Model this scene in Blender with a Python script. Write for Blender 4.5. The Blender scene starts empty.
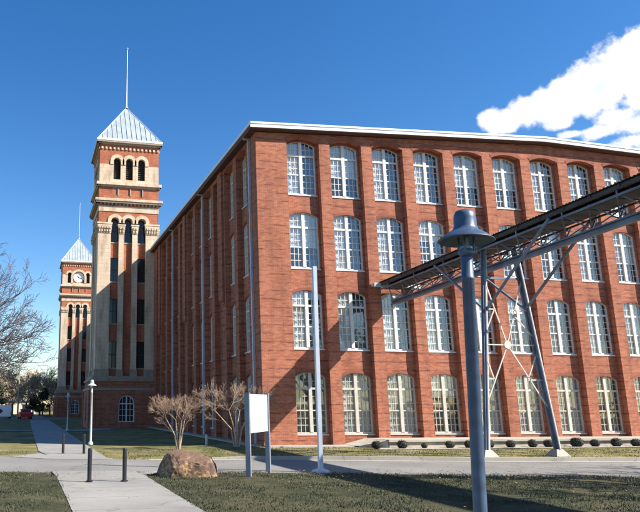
import bpy, math, random
from mathutils import Vector, Matrix, noise
random.seed(7)
sc = bpy.context.scene
col = sc.collection
R_ = math.radians

# ------------------------------------------------------------------ materials
def new_mat(name):
    m = bpy.data.materials.new(name); m.use_nodes = True
    nt = m.node_tree; b = nt.nodes['Principled BSDF']
    return m, nt, b

def N(nt, t, **kw):
    n = nt.nodes.new(t)
    for k, v in kw.items(): setattr(n, k, v)
    return n

def ramp(nt, stops, fac=None):
    r = N(nt, 'ShaderNodeValToRGB')
    e = r.color_ramp.elements
    while len(e) < len(stops): e.new(0.5)
    for i, (p, c) in enumerate(stops):
        e[i].position = p; e[i].color = (*c, 1) if len(c) == 3 else c
    if fac is not None: nt.links.new(fac, r.inputs[0])
    return r

def plain(name, c, rough=.6, metal=0, var=.12, scale=3.0, bump=0.0, coord='pos'):
    m, nt, b = new_mat(name)
    g = N(nt, 'ShaderNodeNewGeometry')
    nz = N(nt, 'ShaderNodeTexNoise'); nz.inputs['Scale'].default_value = scale; nz.inputs['Detail'].default_value = 6
    nt.links.new(g.outputs['Position'], nz.inputs['Vector'])
    lo = tuple(x*(1-var) for x in c); hi = tuple(min(1, x*(1+var)) for x in c)
    r = ramp(nt, [(0.3, lo), (0.7, hi)], nz.outputs['Fac'])
    nt.links.new(r.outputs[0], b.inputs['Base Color'])
    b.inputs['Roughness'].default_value = rough; b.inputs['Metallic'].default_value = metal
    if bump:
        bp = N(nt, 'ShaderNodeBump'); bp.inputs['Strength'].default_value = bump; bp.inputs['Distance'].default_value = .02
        nt.links.new(nz.outputs['Fac'], bp.inputs['Height']); nt.links.new(bp.outputs[0], b.inputs['Normal'])
    return m

def brick_mat(name, c1, c2, mortar, dark=(.14, .04, .03), course=0.6):
    m, nt, b = new_mat(name)
    L = nt.links.new
    g = N(nt, 'ShaderNodeNewGeometry')
    sp = N(nt, 'ShaderNodeSeparateXYZ'); L(g.outputs['Position'], sp.inputs[0])
    sn = N(nt, 'ShaderNodeSeparateXYZ'); L(g.outputs['True Normal'], sn.inputs[0])
    ab = N(nt, 'ShaderNodeMath', operation='ABSOLUTE'); L(sn.outputs['X'], ab.inputs[0])
    gt = N(nt, 'ShaderNodeMath', operation='GREATER_THAN'); gt.inputs[1].default_value = .6; L(ab.outputs[0], gt.inputs[0])
    mx = N(nt, 'ShaderNodeMix', data_type='FLOAT'); L(gt.outputs[0], mx.inputs[0]); L(sp.outputs['X'], mx.inputs[2]); L(sp.outputs['Y'], mx.inputs[3])
    cb = N(nt, 'ShaderNodeCombineXYZ'); L(mx.outputs[0], cb.inputs['X']); L(sp.outputs['Z'], cb.inputs['Y'])
    br = N(nt, 'ShaderNodeTexBrick'); L(cb.outputs[0], br.inputs['Vector'])
    br.inputs['Scale'].default_value = 1; br.inputs['Brick Width'].default_value = .21; br.inputs['Row Height'].default_value = .071
    br.inputs['Mortar Size'].default_value = .006; br.inputs['Mortar Smooth'].default_value = .3; br.inputs['Bias'].default_value = -.1
    br.inputs['Color1'].default_value = (*c1, 1); br.inputs['Color2'].default_value = (*c2, 1); br.inputs['Mortar'].default_value = (*mortar, 1)
    # large scale staining
    nz = N(nt, 'ShaderNodeTexNoise'); nz.inputs['Scale'].default_value = .55; nz.inputs['Detail'].default_value = 9; nz.inputs['Roughness'].default_value = .68
    L(g.outputs['Position'], nz.inputs['Vector'])
    rp = ramp(nt, [(.3, (.66, .62, .62)), (.5, (1, 1, 1)), (.72, (1.0, 1.0, 1.0))], nz.outputs['Fac'])
    m1 = N(nt, 'ShaderNodeMix', data_type='RGBA', blend_type='MULTIPLY'); m1.inputs[0].default_value = .8
    L(br.outputs['Color'], m1.inputs[6]); L(rp.outputs[0], m1.inputs[7])
    # mottled single courses, paler and redder runs
    n2 = N(nt, 'ShaderNodeTexNoise'); n2.inputs['Scale'].default_value = 1; n2.inputs['Detail'].default_value = 8; n2.inputs['Roughness'].default_value = .7
    mp = N(nt, 'ShaderNodeMapping'); mp.inputs['Scale'].default_value = (2.6, 2.6, 7); L(g.outputs['Position'], mp.inputs[0]); L(mp.outputs[0], n2.inputs['Vector'])
    r2 = ramp(nt, [(.34, (.78, .68, .66)), (.5, (1, 1, 1)), (.68, (1.22, 1.26, 1.34))], n2.outputs['Fac'])
    m2 = N(nt, 'ShaderNodeMix', data_type='RGBA', blend_type='MULTIPLY'); m2.inputs[0].default_value = .6
    L(m1.outputs[2], m2.inputs[6]); L(r2.outputs[0], m2.inputs[7])
    # header course every sixth row, weathered dark and broken up
    md = N(nt, 'ShaderNodeMath', operation='PINGPONG'); md.inputs[1].default_value = .213
    dz = N(nt, 'ShaderNodeTexNoise'); dz.inputs['Scale'].default_value = .9; dz.inputs['Detail'].default_value = 3; L(g.outputs['Position'], dz.inputs['Vector'])
    ad = N(nt, 'ShaderNodeMath', operation='MULTIPLY_ADD'); ad.inputs[1].default_value = .10; L(dz.outputs['Fac'], ad.inputs[0]); L(sp.outputs['Z'], ad.inputs[2])
    L(ad.outputs[0], md.inputs[0])
    lt = N(nt, 'ShaderNodeMapRange'); lt.inputs[1].default_value = .022; lt.inputs[2].default_value = .046; lt.inputs[3].default_value = 1; lt.inputs[4].default_value = 0
    L(md.outputs[0], lt.inputs[0])
    n3 = N(nt, 'ShaderNodeTexNoise'); n3.inputs['Scale'].default_value = 1.7; n3.inputs['Detail'].default_value = 5; L(g.outputs['Position'], n3.inputs['Vector'])
    r3 = N(nt, 'ShaderNodeMapRange'); r3.inputs[1].default_value = .40; r3.inputs[2].default_value = .60; r3.inputs[3].default_value = 0; r3.inputs[4].default_value = course
    L(n3.outputs['Fac'], r3.inputs[0])
    mm = N(nt, 'ShaderNodeMath', operation='MULTIPLY'); L(lt.outputs[0], mm.inputs[0]); L(r3.outputs[0], mm.inputs[1])
    m3 = N(nt, 'ShaderNodeMix', data_type='RGBA'); L(mm.outputs[0], m3.inputs[0]); L(m2.outputs[2], m3.inputs[6]); m3.inputs[7].default_value = (*dark, 1)
    # rain streaks running down
    n4 = N(nt, 'ShaderNodeTexNoise'); n4.inputs['Scale'].default_value = 1; n4.inputs['Detail'].default_value = 7; n4.inputs['Roughness'].default_value = .6
    mp4 = N(nt, 'ShaderNodeMapping'); mp4.inputs['Scale'].default_value = (2.2, 2.2, .16); L(g.outputs['Position'], mp4.inputs[0]); L(mp4.outputs[0], n4.inputs['Vector'])
    r4 = ramp(nt, [(.36, (.60, .56, .56)), (.52, (1, 1, 1)), (.72, (1.06, 1.05, 1.05))], n4.outputs['Fac'])
    m4 = N(nt, 'ShaderNodeMix', data_type='RGBA', blend_type='MULTIPLY'); m4.inputs[0].default_value = .5
    L(m3.outputs[2], m4.inputs[6]); L(r4.outputs[0], m4.inputs[7])
    L(m4.outputs[2], b.inputs['Base Color'])
    b.inputs['Roughness'].default_value = .9
    bp = N(nt, 'ShaderNodeBump'); bp.inputs['Strength'].default_value = .5; bp.inputs['Distance'].default_value = .012; bp.invert = True
    L(br.outputs['Fac'], bp.inputs['Height']); L(bp.outputs[0], b.inputs['Normal'])
    return m

MAT = {}
MAT['brick'] = brick_mat('red_brick', (.41, .138, .068), (.28, .079, .042), (.42, .23, .16), course=.85)
MAT['brick_arch'] = brick_mat('arch_brick', (.31, .085, .05), (.26, .07, .04), (.25, .13, .09), course=.1)
MAT['brick_tower'] = brick_mat('tower_brick', (.44, .14, .062), (.33, .09, .042), (.38, .2, .13), course=.15)
MAT['stone'] = plain('cream_stone', (.58, .455, .315), .85, var=.16, scale=2.5, bump=.2)
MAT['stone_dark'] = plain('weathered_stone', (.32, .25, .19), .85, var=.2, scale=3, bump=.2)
def ashlar(name, c, c2, joint, bw=.62, bh=.36):
    m, nt, b = new_mat(name); L = nt.links.new
    g = N(nt, 'ShaderNodeNewGeometry'); sp = N(nt, 'ShaderNodeSeparateXYZ'); L(g.outputs['Position'], sp.inputs[0])
    sn = N(nt, 'ShaderNodeSeparateXYZ'); L(g.outputs['True Normal'], sn.inputs[0])
    ab = N(nt, 'ShaderNodeMath', operation='ABSOLUTE'); L(sn.outputs['X'], ab.inputs[0])
    gt = N(nt, 'ShaderNodeMath', operation='GREATER_THAN'); gt.inputs[1].default_value = .6; L(ab.outputs[0], gt.inputs[0])
    mx = N(nt, 'ShaderNodeMix', data_type='FLOAT'); L(gt.outputs[0], mx.inputs[0]); L(sp.outputs['X'], mx.inputs[2]); L(sp.outputs['Y'], mx.inputs[3])
    cb = N(nt, 'ShaderNodeCombineXYZ'); L(mx.outputs[0], cb.inputs['X']); L(sp.outputs['Z'], cb.inputs['Y'])
    br = N(nt, 'ShaderNodeTexBrick'); L(cb.outputs[0], br.inputs['Vector']); br.inputs['Scale'].default_value = 1
    br.inputs['Brick Width'].default_value = bw; br.inputs['Row Height'].default_value = bh; br.inputs['Mortar Size'].default_value = .012
    br.inputs['Color1'].default_value = (*c, 1); br.inputs['Color2'].default_value = (*c2, 1); br.inputs['Mortar'].default_value = (*joint, 1)
    nz = N(nt, 'ShaderNodeTexNoise'); nz.inputs['Scale'].default_value = 1; nz.inputs['Detail'].default_value = 8
    mp = N(nt, 'ShaderNodeMapping'); mp.inputs['Scale'].default_value = (2, 2, .5); L(g.outputs['Position'], mp.inputs[0]); L(mp.outputs[0], nz.inputs['Vector'])
    r = ramp(nt, [(.34, (.62, .58, .54)), (.55, (1, 1, 1))], nz.outputs['Fac'])
    m1 = N(nt, 'ShaderNodeMix', data_type='RGBA', blend_type='MULTIPLY'); m1.inputs[0].default_value = .8; L(br.outputs['Color'], m1.inputs[6]); L(r.outputs[0], m1.inputs[7])
    L(m1.outputs[2], b.inputs['Base Color']); b.inputs['Roughness'].default_value = .88
    return m
MAT['stone'] = ashlar('cream_ashlar', (.64, .50, .36), (.59, .455, .325), (.44, .34, .24))
MAT['white'] = plain('white_paint', (.66, .66, .63), .5, var=.08, scale=4)
MAT['cream_paint'] = plain('cream_paint', (.50, .48, .42), .55, var=.1, scale=4)
MAT['fascia'] = plain('white_metal_coping', (.80, .80, .78), .4, var=.04, scale=1.5)
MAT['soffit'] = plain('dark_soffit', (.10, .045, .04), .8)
MAT['roofing'] = plain('roof_membrane', (.25, .25, .26), .8, scale=.7)
MAT['spout'] = plain('downspout_metal', (.46, .45, .50), .45, metal=.2)
MAT['blue_steel'] = plain('blue_grey_steel', (.135, .165, .225), .5, metal=.15, var=.3, scale=1.6)
MAT['dark_steel'] = plain('rusty_dark_steel', (.055, .05, .055), .7, var=.35, scale=2.5)
MAT['rod'] = plain('pale_steel_rod', (.62, .56, .50), .55, var=.15, scale=5)
MAT['concrete'] = None
MAT['galv'] = plain('grey_painted_metal', (.44, .48, .55), .45, metal=.2, var=.12, scale=2)
MAT['panel_white'] = plain('white_panel', (.62, .66, .72), .45, var=.03, scale=1)
MAT['black_post'] = plain('black_painted_steel', (.018, .018, .022), .4, var=.3, scale=8)
MAT['shade_blue'] = plain('slate_enamel', (.06, .092, .15), .38, metal=.1, var=.22, scale=9)
MAT['lamp_white'] = plain('pale_enamel', (.50, .50, .49), .45, var=.08, scale=5)
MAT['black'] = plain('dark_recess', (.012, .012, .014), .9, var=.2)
MAT['louvre'] = plain('dark_louvre', (.05, .04, .035), .8)
MAT['red_paint'] = plain('red_car_paint', (.55, .03, .02), .3, var=.05)
MAT['van_paint'] = plain('white_van_paint', (.75, .75, .73), .3, var=.03)
MAT['tyre'] = plain('tyre_rubber', (.02, .02, .02), .8)
MAT['car_glass'] = plain('tinted_glass', (.02, .025, .03), .1)
MAT['tail_light'] = plain('red_lens', (.35, .01, .01), .25)
MAT['bark'] = plain('pale_smooth_bark', (.36, .27, .19), .8, var=.25, scale=14, bump=.2)
MAT['twig_tan'] = plain('tan_twigs', (.33, .225, .155), .85, var=.3, scale=9)
MAT['bark_dark'] = plain('dark_bark', (.10, .08, .075), .85, var=.35, scale=8, bump=.3)
MAT['twig_dark'] = plain('dark_twigs', (.105, .085, .085), .85, var=.35, scale=8)
MAT['twig_far'] = plain('pale_brown_twigs', (.42, .33, .22), .9, var=.4, scale=.6)
MAT['leaf_ever'] = plain('evergreen_leaf', (.045, .055, .025), .8, var=.5, scale=2)
MAT['leaf_bush'] = plain('bush_leaf', (.055, .052, .032), .7, var=.5, scale=14)
MAT['clock'] = plain('clock_dial', (.80, .79, .74), .5, var=.02)
MAT['wood_pole'] = plain('weathered_pole', (.30, .25, .2), .8)
MAT['house'] = plain('pale_cream_wall', (.66, .58, .46), .8, var=.06)

# standing seam metal of the tower roofs
def seam_mat():
    m, nt, b = new_mat('standing_seam_metal'); L = nt.links.new
    g = N(nt, 'ShaderNodeNewGeometry')
    nz = N(nt, 'ShaderNodeTexNoise'); nz.inputs['Scale'].default_value = 1.3; nz.inputs['Detail'].default_value = 5; L(g.outputs['Position'], nz.inputs['Vector'])
    r = ramp(nt, [(.3, (.27, .32, .34)), (.7, (.40, .45, .46))], nz.outputs['Fac'])
    L(r.outputs[0], b.inputs['Base Color']); b.inputs['Roughness'].default_value = .5; b.inputs['Metallic'].default_value = .15
    return m
MAT['seam'] = seam_mat()

def concrete(name, c, var=.16, joint=None, scale=1.0, rough=.85):
    m, nt, b = new_mat(name); L = nt.links.new
    g = N(nt, 'ShaderNodeNewGeometry')
    n1 = N(nt, 'ShaderNodeTexNoise'); n1.inputs['Scale'].default_value = .35*scale; n1.inputs['Detail'].default_value = 8; n1.inputs['Roughness'].default_value = .65
    n2 = N(nt, 'ShaderNodeTexNoise'); n2.inputs['Scale'].default_value = 60*scale; n2.inputs['Detail'].default_value = 3
    L(g.outputs['Position'], n1.inputs['Vector']); L(g.outputs['Position'], n2.inputs['Vector'])
    r = ramp(nt, [(.3, tuple(x*(1-var) for x in c)), (.7, tuple(x*(1+var) for x in c))], n1.outputs['Fac'])
    r2 = ramp(nt, [(.3, (.72, .72, .72)), (.7, (1.15, 1.15, 1.15))], n2.outputs['Fac'])
    mx = N(nt, 'ShaderNodeMix', data_type='RGBA', blend_type='MULTIPLY'); mx.inputs[0].default_value = .6
    L(r.outputs[0], mx.inputs[6]); L(r2.outputs[0], mx.inputs[7])
    out = mx.outputs[2]
    # cracks
    v = N(nt, 'ShaderNodeTexVoronoi', feature='DISTANCE_TO_EDGE'); v.inputs['Scale'].default_value = .33
    nd = N(nt, 'ShaderNodeTexNoise'); nd.inputs['Scale'].default_value = 1.5; nd.inputs['Detail'].default_value = 5; L(g.outputs['Position'], nd.inputs['Vector'])
    va = N(nt, 'ShaderNodeVectorMath', operation='MULTIPLY_ADD'); va.inputs[1].default_value = (1.2, 1.2, 1.2)
    L(nd.outputs['Color'], va.inputs[0]); L(g.outputs['Position'], va.inputs[2]); L(va.outputs[0], v.inputs['Vector'])
    cr = N(nt, 'ShaderNodeMapRange'); cr.inputs[1].default_value = .004; cr.inputs[2].default_value = .012; cr.inputs[3].default_value = .45; cr.inputs[4].default_value = 0
    L(v.outputs['Distance'], cr.inputs[0])
    m3 = N(nt, 'ShaderNodeMix', data_type='RGBA'); L(cr.outputs[0], m3.inputs[0]); L(out, m3.inputs[6]); m3.inputs[7].default_value = (*[x*.45 for x in c], 1)
    out = m3.outputs[2]
    if joint:
        sp = N(nt, 'ShaderNodeSeparateXYZ'); L(g.outputs['Position'], sp.inputs[0])
        pp = N(nt, 'ShaderNodeMath', operation='PINGPONG'); pp.inputs[1].default_value = joint/2; L(sp.outputs['Y'], pp.inputs[0])
        lt = N(nt, 'ShaderNodeMath', operation='LESS_THAN'); lt.inputs[1].default_value = .012; L(pp.outputs[0], lt.inputs[0])
        m4 = N(nt, 'ShaderNodeMix', data_type='RGBA'); L(lt.outputs[0], m4.inputs[0]); L(out, m4.inputs[6]); m4.inputs[7].default_value = (*[x*.4 for x in c], 1)
        out = m4.outputs[2]
    L(out, b.inputs['Base Color']); b.inputs['Roughness'].default_value = rough
    bp = N(nt, 'ShaderNodeBump'); bp.inputs['Strength'].default_value = .3; bp.inputs['Distance'].default_value = .01
    L(n2.outputs['Fac'], bp.inputs['Height']); L(bp.outputs[0], b.inputs['Normal'])
    return m
MAT['concrete'] = concrete('concrete_kerb', (.36, .33, .28))
MAT['path'] = concrete('path_concrete', (.265, .25, .225), var=.2, joint=1.8)
MAT['road'] = concrete('road_surface', (.20, .19, .172), var=.22)
MAT['terrace'] = concrete('old_terrace_concrete', (.40, .36, .29), var=.22)

def grass_mat(name, stops, scale=.5, bump=.8):
    m, nt, b = new_mat(name); L = nt.links.new
    g = N(nt, 'ShaderNodeNewGeometry')
    n1 = N(nt, 'ShaderNodeTexNoise'); n1.inputs['Scale'].default_value = scale; n1.inputs['Detail'].default_value = 10; n1.inputs['Roughness'].default_value = .72
    n2 = N(nt, 'ShaderNodeTexNoise'); n2.inputs['Scale'].default_value = 28; n2.inputs['Detail'].default_value = 5
    L(g.outputs['Position'], n1.inputs['Vector']); L(g.outputs['Position'], n2.inputs['Vector'])
    r = ramp(nt, stops, n1.outputs['Fac'])
    r2 = ramp(nt, [(.3, (.5, .5, .5)), (.7, (1.4, 1.4, 1.4))], n2.outputs['Fac'])
    mx = N(nt, 'ShaderNodeMix', data_type='RGBA', blend_type='MULTIPLY'); mx.inputs[0].default_value = .8
    L(r.outputs[0], mx.inputs[6]); L(r2.outputs[0], mx.inputs[7]); L(mx.outputs[2], b.inputs['Base Color'])
    b.inputs['Roughness'].default_value = .95; b.inputs['Specular IOR Level'].default_value = .15
    bp = N(nt, 'ShaderNodeBump'); bp.inputs['Strength'].default_value = bump; bp.inputs['Distance'].default_value = .05
    L(n2.outputs['Fac'], bp.inputs['Height']); L(bp.outputs[0], b.inputs['Normal'])
    return m
MAT['lawn_n'] = grass_mat('lawn_winter_green', [(.3, (.10, .10, .035)), (.45, (.15, .14, .05)), (.56, (.24, .20, .09)), (.7, (.36, .28, .16))])
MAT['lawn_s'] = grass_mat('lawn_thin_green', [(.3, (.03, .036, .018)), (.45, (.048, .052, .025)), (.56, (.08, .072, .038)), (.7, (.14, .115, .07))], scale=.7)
MAT['blade'] = plain('grass_blade', (.055, .060, .028), .8, var=.6, scale=1.6)

def glass_mat():
    m = bpy.data.materials.new('window_glass'); m.use_nodes = True; nt = m.node_tree; nt.nodes.clear(); L = nt.links.new
    o = N(nt, 'ShaderNodeOutputMaterial'); mix = N(nt, 'ShaderNodeMixShader')
    t = N(nt, 'ShaderNodeBsdfTransparent'); t.inputs[0].default_value = (.86, .90, .90, 1)
    gl = N(nt, 'ShaderNodeBsdfGlossy'); gl.inputs['Roughness'].default_value = .03; gl.inputs['Color'].default_value = (.95, .98, 1, 1)
    g = N(nt, 'ShaderNodeNewGeometry')
    nz = N(nt, 'ShaderNodeTexNoise'); nz.inputs['Scale'].default_value = 1.6; nz.inputs['Detail'].default_value = 1; L(g.outputs['Position'], nz.inputs['Vector'])
    bp = N(nt, 'ShaderNodeBump'); bp.inputs['Strength'].default_value = .35; bp.inputs['Distance'].default_value = .03; L(nz.outputs['Fac'], bp.inputs['Height'])
    L(bp.outputs[0], gl.inputs['Normal'])
    fr = N(nt, 'ShaderNodeLayerWeight'); fr.inputs['Blend'].default_value = .5
    pw = N(nt, 'ShaderNodeMath', operation='POWER'); L(fr.outputs['Facing'], pw.inputs[0]); pw.inputs[1].default_value = 4
    mr = N(nt, 'ShaderNodeMapRange'); mr.inputs[1].default_value = 0; mr.inputs[2].default_value = 1; mr.inputs[3].default_value = .15; mr.inputs[4].default_value = 1
    L(pw.outputs[0], mr.inputs[0]); L(mr.outputs[0], mix.inputs[0]); L(t.outputs[0], mix.inputs[1]); L(gl.outputs[0], mix.inputs[2]); L(mix.outputs[0], o.inputs[0])
    return m
MAT['glass'] = glass_mat()

def curtain_mat(name, c):
    m, nt, b = new_mat(name); L = nt.links.new
    tc = N(nt, 'ShaderNodeTexCoord')
    w = N(nt, 'ShaderNodeTexWave', bands_direction='X'); w.inputs['Scale'].default_value = 2.2; w.inputs['Distortion'].default_value = 1.5; w.inputs['Detail'].default_value = 2
    L(tc.outputs['Object'], w.inputs['Vector'])
    r = ramp(nt, [(0, tuple(x*.7 for x in c)), (1, c)], w.outputs['Fac']); L(r.outputs[0], b.inputs['Base Color']); b.inputs['Roughness'].default_value = .95
    return m
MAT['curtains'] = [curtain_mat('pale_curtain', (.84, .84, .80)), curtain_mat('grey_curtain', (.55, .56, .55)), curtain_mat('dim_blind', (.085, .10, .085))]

# ------------------------------------------------------------------ mesh builder
class MB:
    def __init__(s): s.v = []; s.f = []; s.m = []; s.mats = []
    def mi(s, mat):
        if mat not in s.mats: s.mats.append(mat)
        return s.mats.index(mat)
    def face(s, pts, mat):
        i = len(s.v); s.v += [tuple(p) for p in pts]; s.f.append(tuple(range(i, i+len(pts)))); s.m.append(s.mi(mat))
    def box(s, a, b, mat, T=None):
        (x0, y0, z0), (x1, y1, z1) = a, b
        P = [(x0, y0, z0), (x1, y0, z0), (x1, y1, z0), (x0, y1, z0), (x0, y0, z1), (x1, y0, z1), (x1, y1, z1), (x0, y1, z1)]
        if T: P = [T(*p) for p in P]
        i = len(s.v); s.v += [tuple(p) for p in P]; k = s.mi(mat)
        for f in ((0, 3, 2, 1), (4, 5, 6, 7), (0, 1, 5, 4), (1, 2, 6, 5), (2, 3, 7, 6), (3, 0, 4, 7)):
            s.f.append(tuple(i+j for j in f)); s.m.append(k)
    def tube(s, p, q, r0, r1, mat, n=8, caps=True):
        p = Vector(p); q = Vector(q); d = (q-p)
        if d.length < 1e-6: return
        d.normalize(); a = d.cross(Vector((0, 0, 1)) if abs(d.z) < .9 else Vector((1, 0, 0))).normalized(); b = d.cross(a)
        i = len(s.v); k = s.mi(mat)
        for c, r in ((p, r0), (q, r1)):
            for j in range(n):
                t = 2*math.pi*j/n; s.v.append(tuple(c+a*math.cos(t)*r+b*math.sin(t)*r))
        for j in range(n):
            s.f.append((i+j, i+(j+1) % n, i+n+(j+1) % n, i+n+j)); s.m.append(k)
        if caps:
            s.f.append(tuple(i+n-1-j for j in range(n))); s.f.append(tuple(i+n+j for j in range(n))); s.m += [k, k]
    def bar(s, p, q, w, h, mat):
        """rectangular bar between two points, w sideways, h upwards"""
        p = Vector(p); q = Vector(q); d = (q-p).normalized()
        a = d.cross(Vector((0, 0, 1)) if abs(d.z) < .99 else Vector((0, 1, 0))).normalized(); b = a.cross(d)
        P = []
        for c in (p, q):
            for sa, sb in ((-1, -1), (1, -1), (1, 1), (-1, 1)): P.append(tuple(c+a*sa*w/2+b*sb*h/2))
        i = len(s.v); s.v += P; k = s.mi(mat)
        for f in ((0, 1, 2, 3), (7, 6, 5, 4), (0, 4, 5, 1), (1, 5, 6, 2), (2, 6, 7, 3), (3, 7, 4, 0)):
            s.f.append(tuple(i+j for j in f)); s.m.append(k)
    def lathe(s, c, prof, mat, n=24):
        i = len(s.v); k = s.mi(mat)
        for r, z in prof:
            for j in range(n):
                t = 2*math.pi*j/n; s.v.append((c[0]+r*math.cos(t), c[1]+r*math.sin(t), c[2]+z))
        for a in range(len(prof)-1):
            for j in range(n):
                s.f.append((i+a*n+j, i+a*n+(j+1) % n, i+(a+1)*n+(j+1) % n, i+(a+1)*n+j)); s.m.append(k)
    def build(s, name, parent=None, smooth=False, loc=None):
        me = bpy.data.meshes.new(name); me.from_pydata(s.v, [], s.f)
        for m in s.mats: me.materials.append(m)
        me.polygons.foreach_set('material_index', s.m)
        if smooth: me.polygons.foreach_set('use_smooth', [True]*len(s.f))
        me.update()
        o = bpy.data.objects.new(name, me); col.objects.link(o)
        if loc is not None: o.location = loc
        if parent: o.parent = parent
        return o

def tag(o, label=None, cat=None, group=None, kind=None):
    if label: o['label'] = label
    if cat: o['category'] = cat
    if group: o['group'] = group
    if kind: o['kind'] = kind
    return o
def thing(name, loc, label, cat, group=None, kind=None, rz=0):
    o = bpy.data.objects.new(name, None); col.objects.link(o); o.location = loc; o.rotation_euler = (0, 0, rz); o.empty_display_size = .3
    return tag(o, label, cat, group, kind)
def copy_tree(o, parent=None):
    c = o.copy(); col.objects.link(c)
    if parent: c.parent = parent
    for ch in list(o.children): copy_tree(ch, c)
    return c

def arch_z(u, c, half, spring, rise):
    R = (half*half+rise*rise)/(2*rise); zc = spring+rise-R
    return zc+math.sqrt(max(0, R*R-(u-c)**2))
def arch_plate(mb, T, u0, u1, z0, z1, a0, a1, s0, spring, rise, wf, wb, mat, rmat=None, seg=10, sill=True):
    """wall piece u0..u1, z0..z1 at depth wf with an arched opening a0..a1, s0..spring+rise, reveals back to wb"""
    rmat = rmat or mat
    zt = z1 if callable(z1) else (lambda u: z1)
    us = [a0+(a1-a0)*i/seg for i in range(seg+1)]; c = (a0+a1)/2; h = (a1-a0)/2
    za = [arch_z(u, c, h, spring, rise) for u in us]
    if a0 > u0: mb.face([T(u0, wf, z0), T(a0, wf, z0), T(a0, wf, zt(a0)), T(u0, wf, zt(u0))], mat)
    if u1 > a1: mb.face([T(a1, wf, z0), T(u1, wf, z0), T(u1, wf, zt(u1)), T(a1, wf, zt(a1))], mat)
    if s0 > z0: mb.face([T(a0, wf, z0), T(a1, wf, z0), T(a1, wf, s0), T(a0, wf, s0)], mat)
    for i in range(seg):
        mb.face([T(us[i], wf, za[i]), T(us[i+1], wf, za[i+1]), T(us[i+1], wf, zt(us[i+1])), T(us[i], wf, zt(us[i]))], mat)
        mb.face([T(us[i], wf, za[i]), T(us[i], wb, za[i]), T(us[i+1], wb, za[i+1]), T(us[i+1], wf, za[i+1])], rmat)
    mb.face([T(a0, wf, s0), T(a0, wb, s0), T(a0, wb, za[0]), T(a0, wf, za[0])], rmat)
    mb.face([T(a1, wf, s0), T(a1, wf, za[-1]), T(a1, wb, za[-1]), T(a1, wb, s0)], rmat)
    if sill: mb.face([T(a0, wf, s0), T(a1, wf, s0), T(a1, wb, s0), T(a0, wb, s0)], rmat)
def arch_ring(mb, T, c, half, spring, rise, th, wf, wb, mat, seg=14, drop=0):
    """band around an arch head, th wide, standing from wb out to wf"""
    R = (half*half+rise*rise)/(2*rise); zc = spring+rise-R; t0 = math.asin(min(1, half/R))
    P = []
    for i in range(seg+1):
        t = -t0+2*t0*i/seg
        P.append(((c+R*math.sin(t), zc+R*math.cos(t)), (c+(R+th)*math.sin(t), zc+(R+th)*math.cos(t))))
    if drop:
        P = [((P[0][0][0], P[0][0][1]-drop), (P[0][1][0], P[0][1][1]-drop))]+P+[((P[-1][0][0], P[-1][0][1]-drop), (P[-1][1][0], P[-1][1][1]-drop))]
    for (i0, o0), (i1, o1) in zip(P, P[1:]):
        mb.face([T(i0[0], wf, i0[1]), T(i1[0], wf, i1[1]), T(o1[0], wf, o1[1]), T(o0[0], wf, o0[1])], mat)
        mb.face([T(o0[0], wf, o0[1]), T(o1[0], wf, o1[1]), T(o1[0], wb, o1[1]), T(o0[0], wb, o0[1])], mat)
        mb.face([T(i0[0], wf, i0[1]), T(i0[0], wb, i0[1]), T(i1[0], wb, i1[1]), T(i1[0], wf, i1[1])], mat)
    for (i, o) in (P[0], P[-1]):
        mb.face([T(i[0], wf, i[1]), T(o[0], wf, o[1]), T(o[0], wb, o[1]), T(i[0], wb, i[1])], mat)

# ------------------------------------------------------------------ the camera (phone picture cropped to the left part of its frame)
YAW, PITCH, ROLL = R_(-11.25034), R_(12.53091), R_(0.18907)
CAM = Vector((-11.1097, -31.4949, 1.98986))
right = Vector((math.cos(YAW), math.sin(YAW), 0)); fwd = Vector((-math.sin(YAW), math.cos(YAW), 0)); up = Vector((0, 0, 1))
f2 = fwd*math.cos(PITCH)+up*math.sin(PITCH); u2 = -fwd*math.sin(PITCH)+up*math.cos(PITCH)
r3 = right*math.cos(ROLL)+u2*math.sin(ROLL); u3 = -right*math.sin(ROLL)+u2*math.cos(ROLL)
cd = bpy.data.cameras.new('camera'); cam = bpy.data.objects.new('camera', cd); col.objects.link(cam); sc.camera = cam
cam.matrix_world = Matrix(((r3.x, u3.x, -f2.x, CAM.x), (r3.y, u3.y, -f2.y, CAM.y), (r3.z, u3.z, -f2.z, CAM.z), (0, 0, 0, 1)))
cd.sensor_width = 36; cd.sensor_fit = 'HORIZONTAL'; cd.lens = 673.02/640*36; cd.shift_x = (320-164.26)/640; cd.clip_end = 6000; cd.clip_start = .1

# ------------------------------------------------------------------ light
TO_SUN = Vector((.86, -.505, .80)).normalized()
EL = math.asin(TO_SUN.z)
sd = bpy.data.lights.new('sun', 'SUN'); sd.energy = 5.0; sd.angle = R_(.5); sd.color = (1, .94, .84)
so = bpy.data.objects.new('sun', sd); col.objects.link(so); so.location = (30, -30, 40)
so.rotation_euler = (-TO_SUN).to_track_quat('-Z', 'Y').to_euler()
w = bpy.data.worlds.new('World'); sc.world = w; w.use_nodes = True; nt = w.node_tree; nt.nodes.clear(); L = nt.links.new
sky = N(nt, 'ShaderNodeTexSky', sky_type='NISHITA'); sky.sun_disc = False; sky.sun_elevation = EL
sky.sun_rotation = math.atan2(TO_SUN.x, TO_SUN.y); sky.air_density = 1.0; sky.dust_density = .3; sky.ozone_density = 1.6; sky.altitude = 200
hs = N(nt, 'ShaderNodeHueSaturation'); hs.inputs['Saturation'].default_value = 1.38; hs.inputs['Hue'].default_value = .506; L(sky.outputs[0], hs.inputs['Color'])
bg = N(nt, 'ShaderNodeBackground'); bg.inputs[1].default_value = .086; L(hs.outputs[0], bg.inputs[0])
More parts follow.
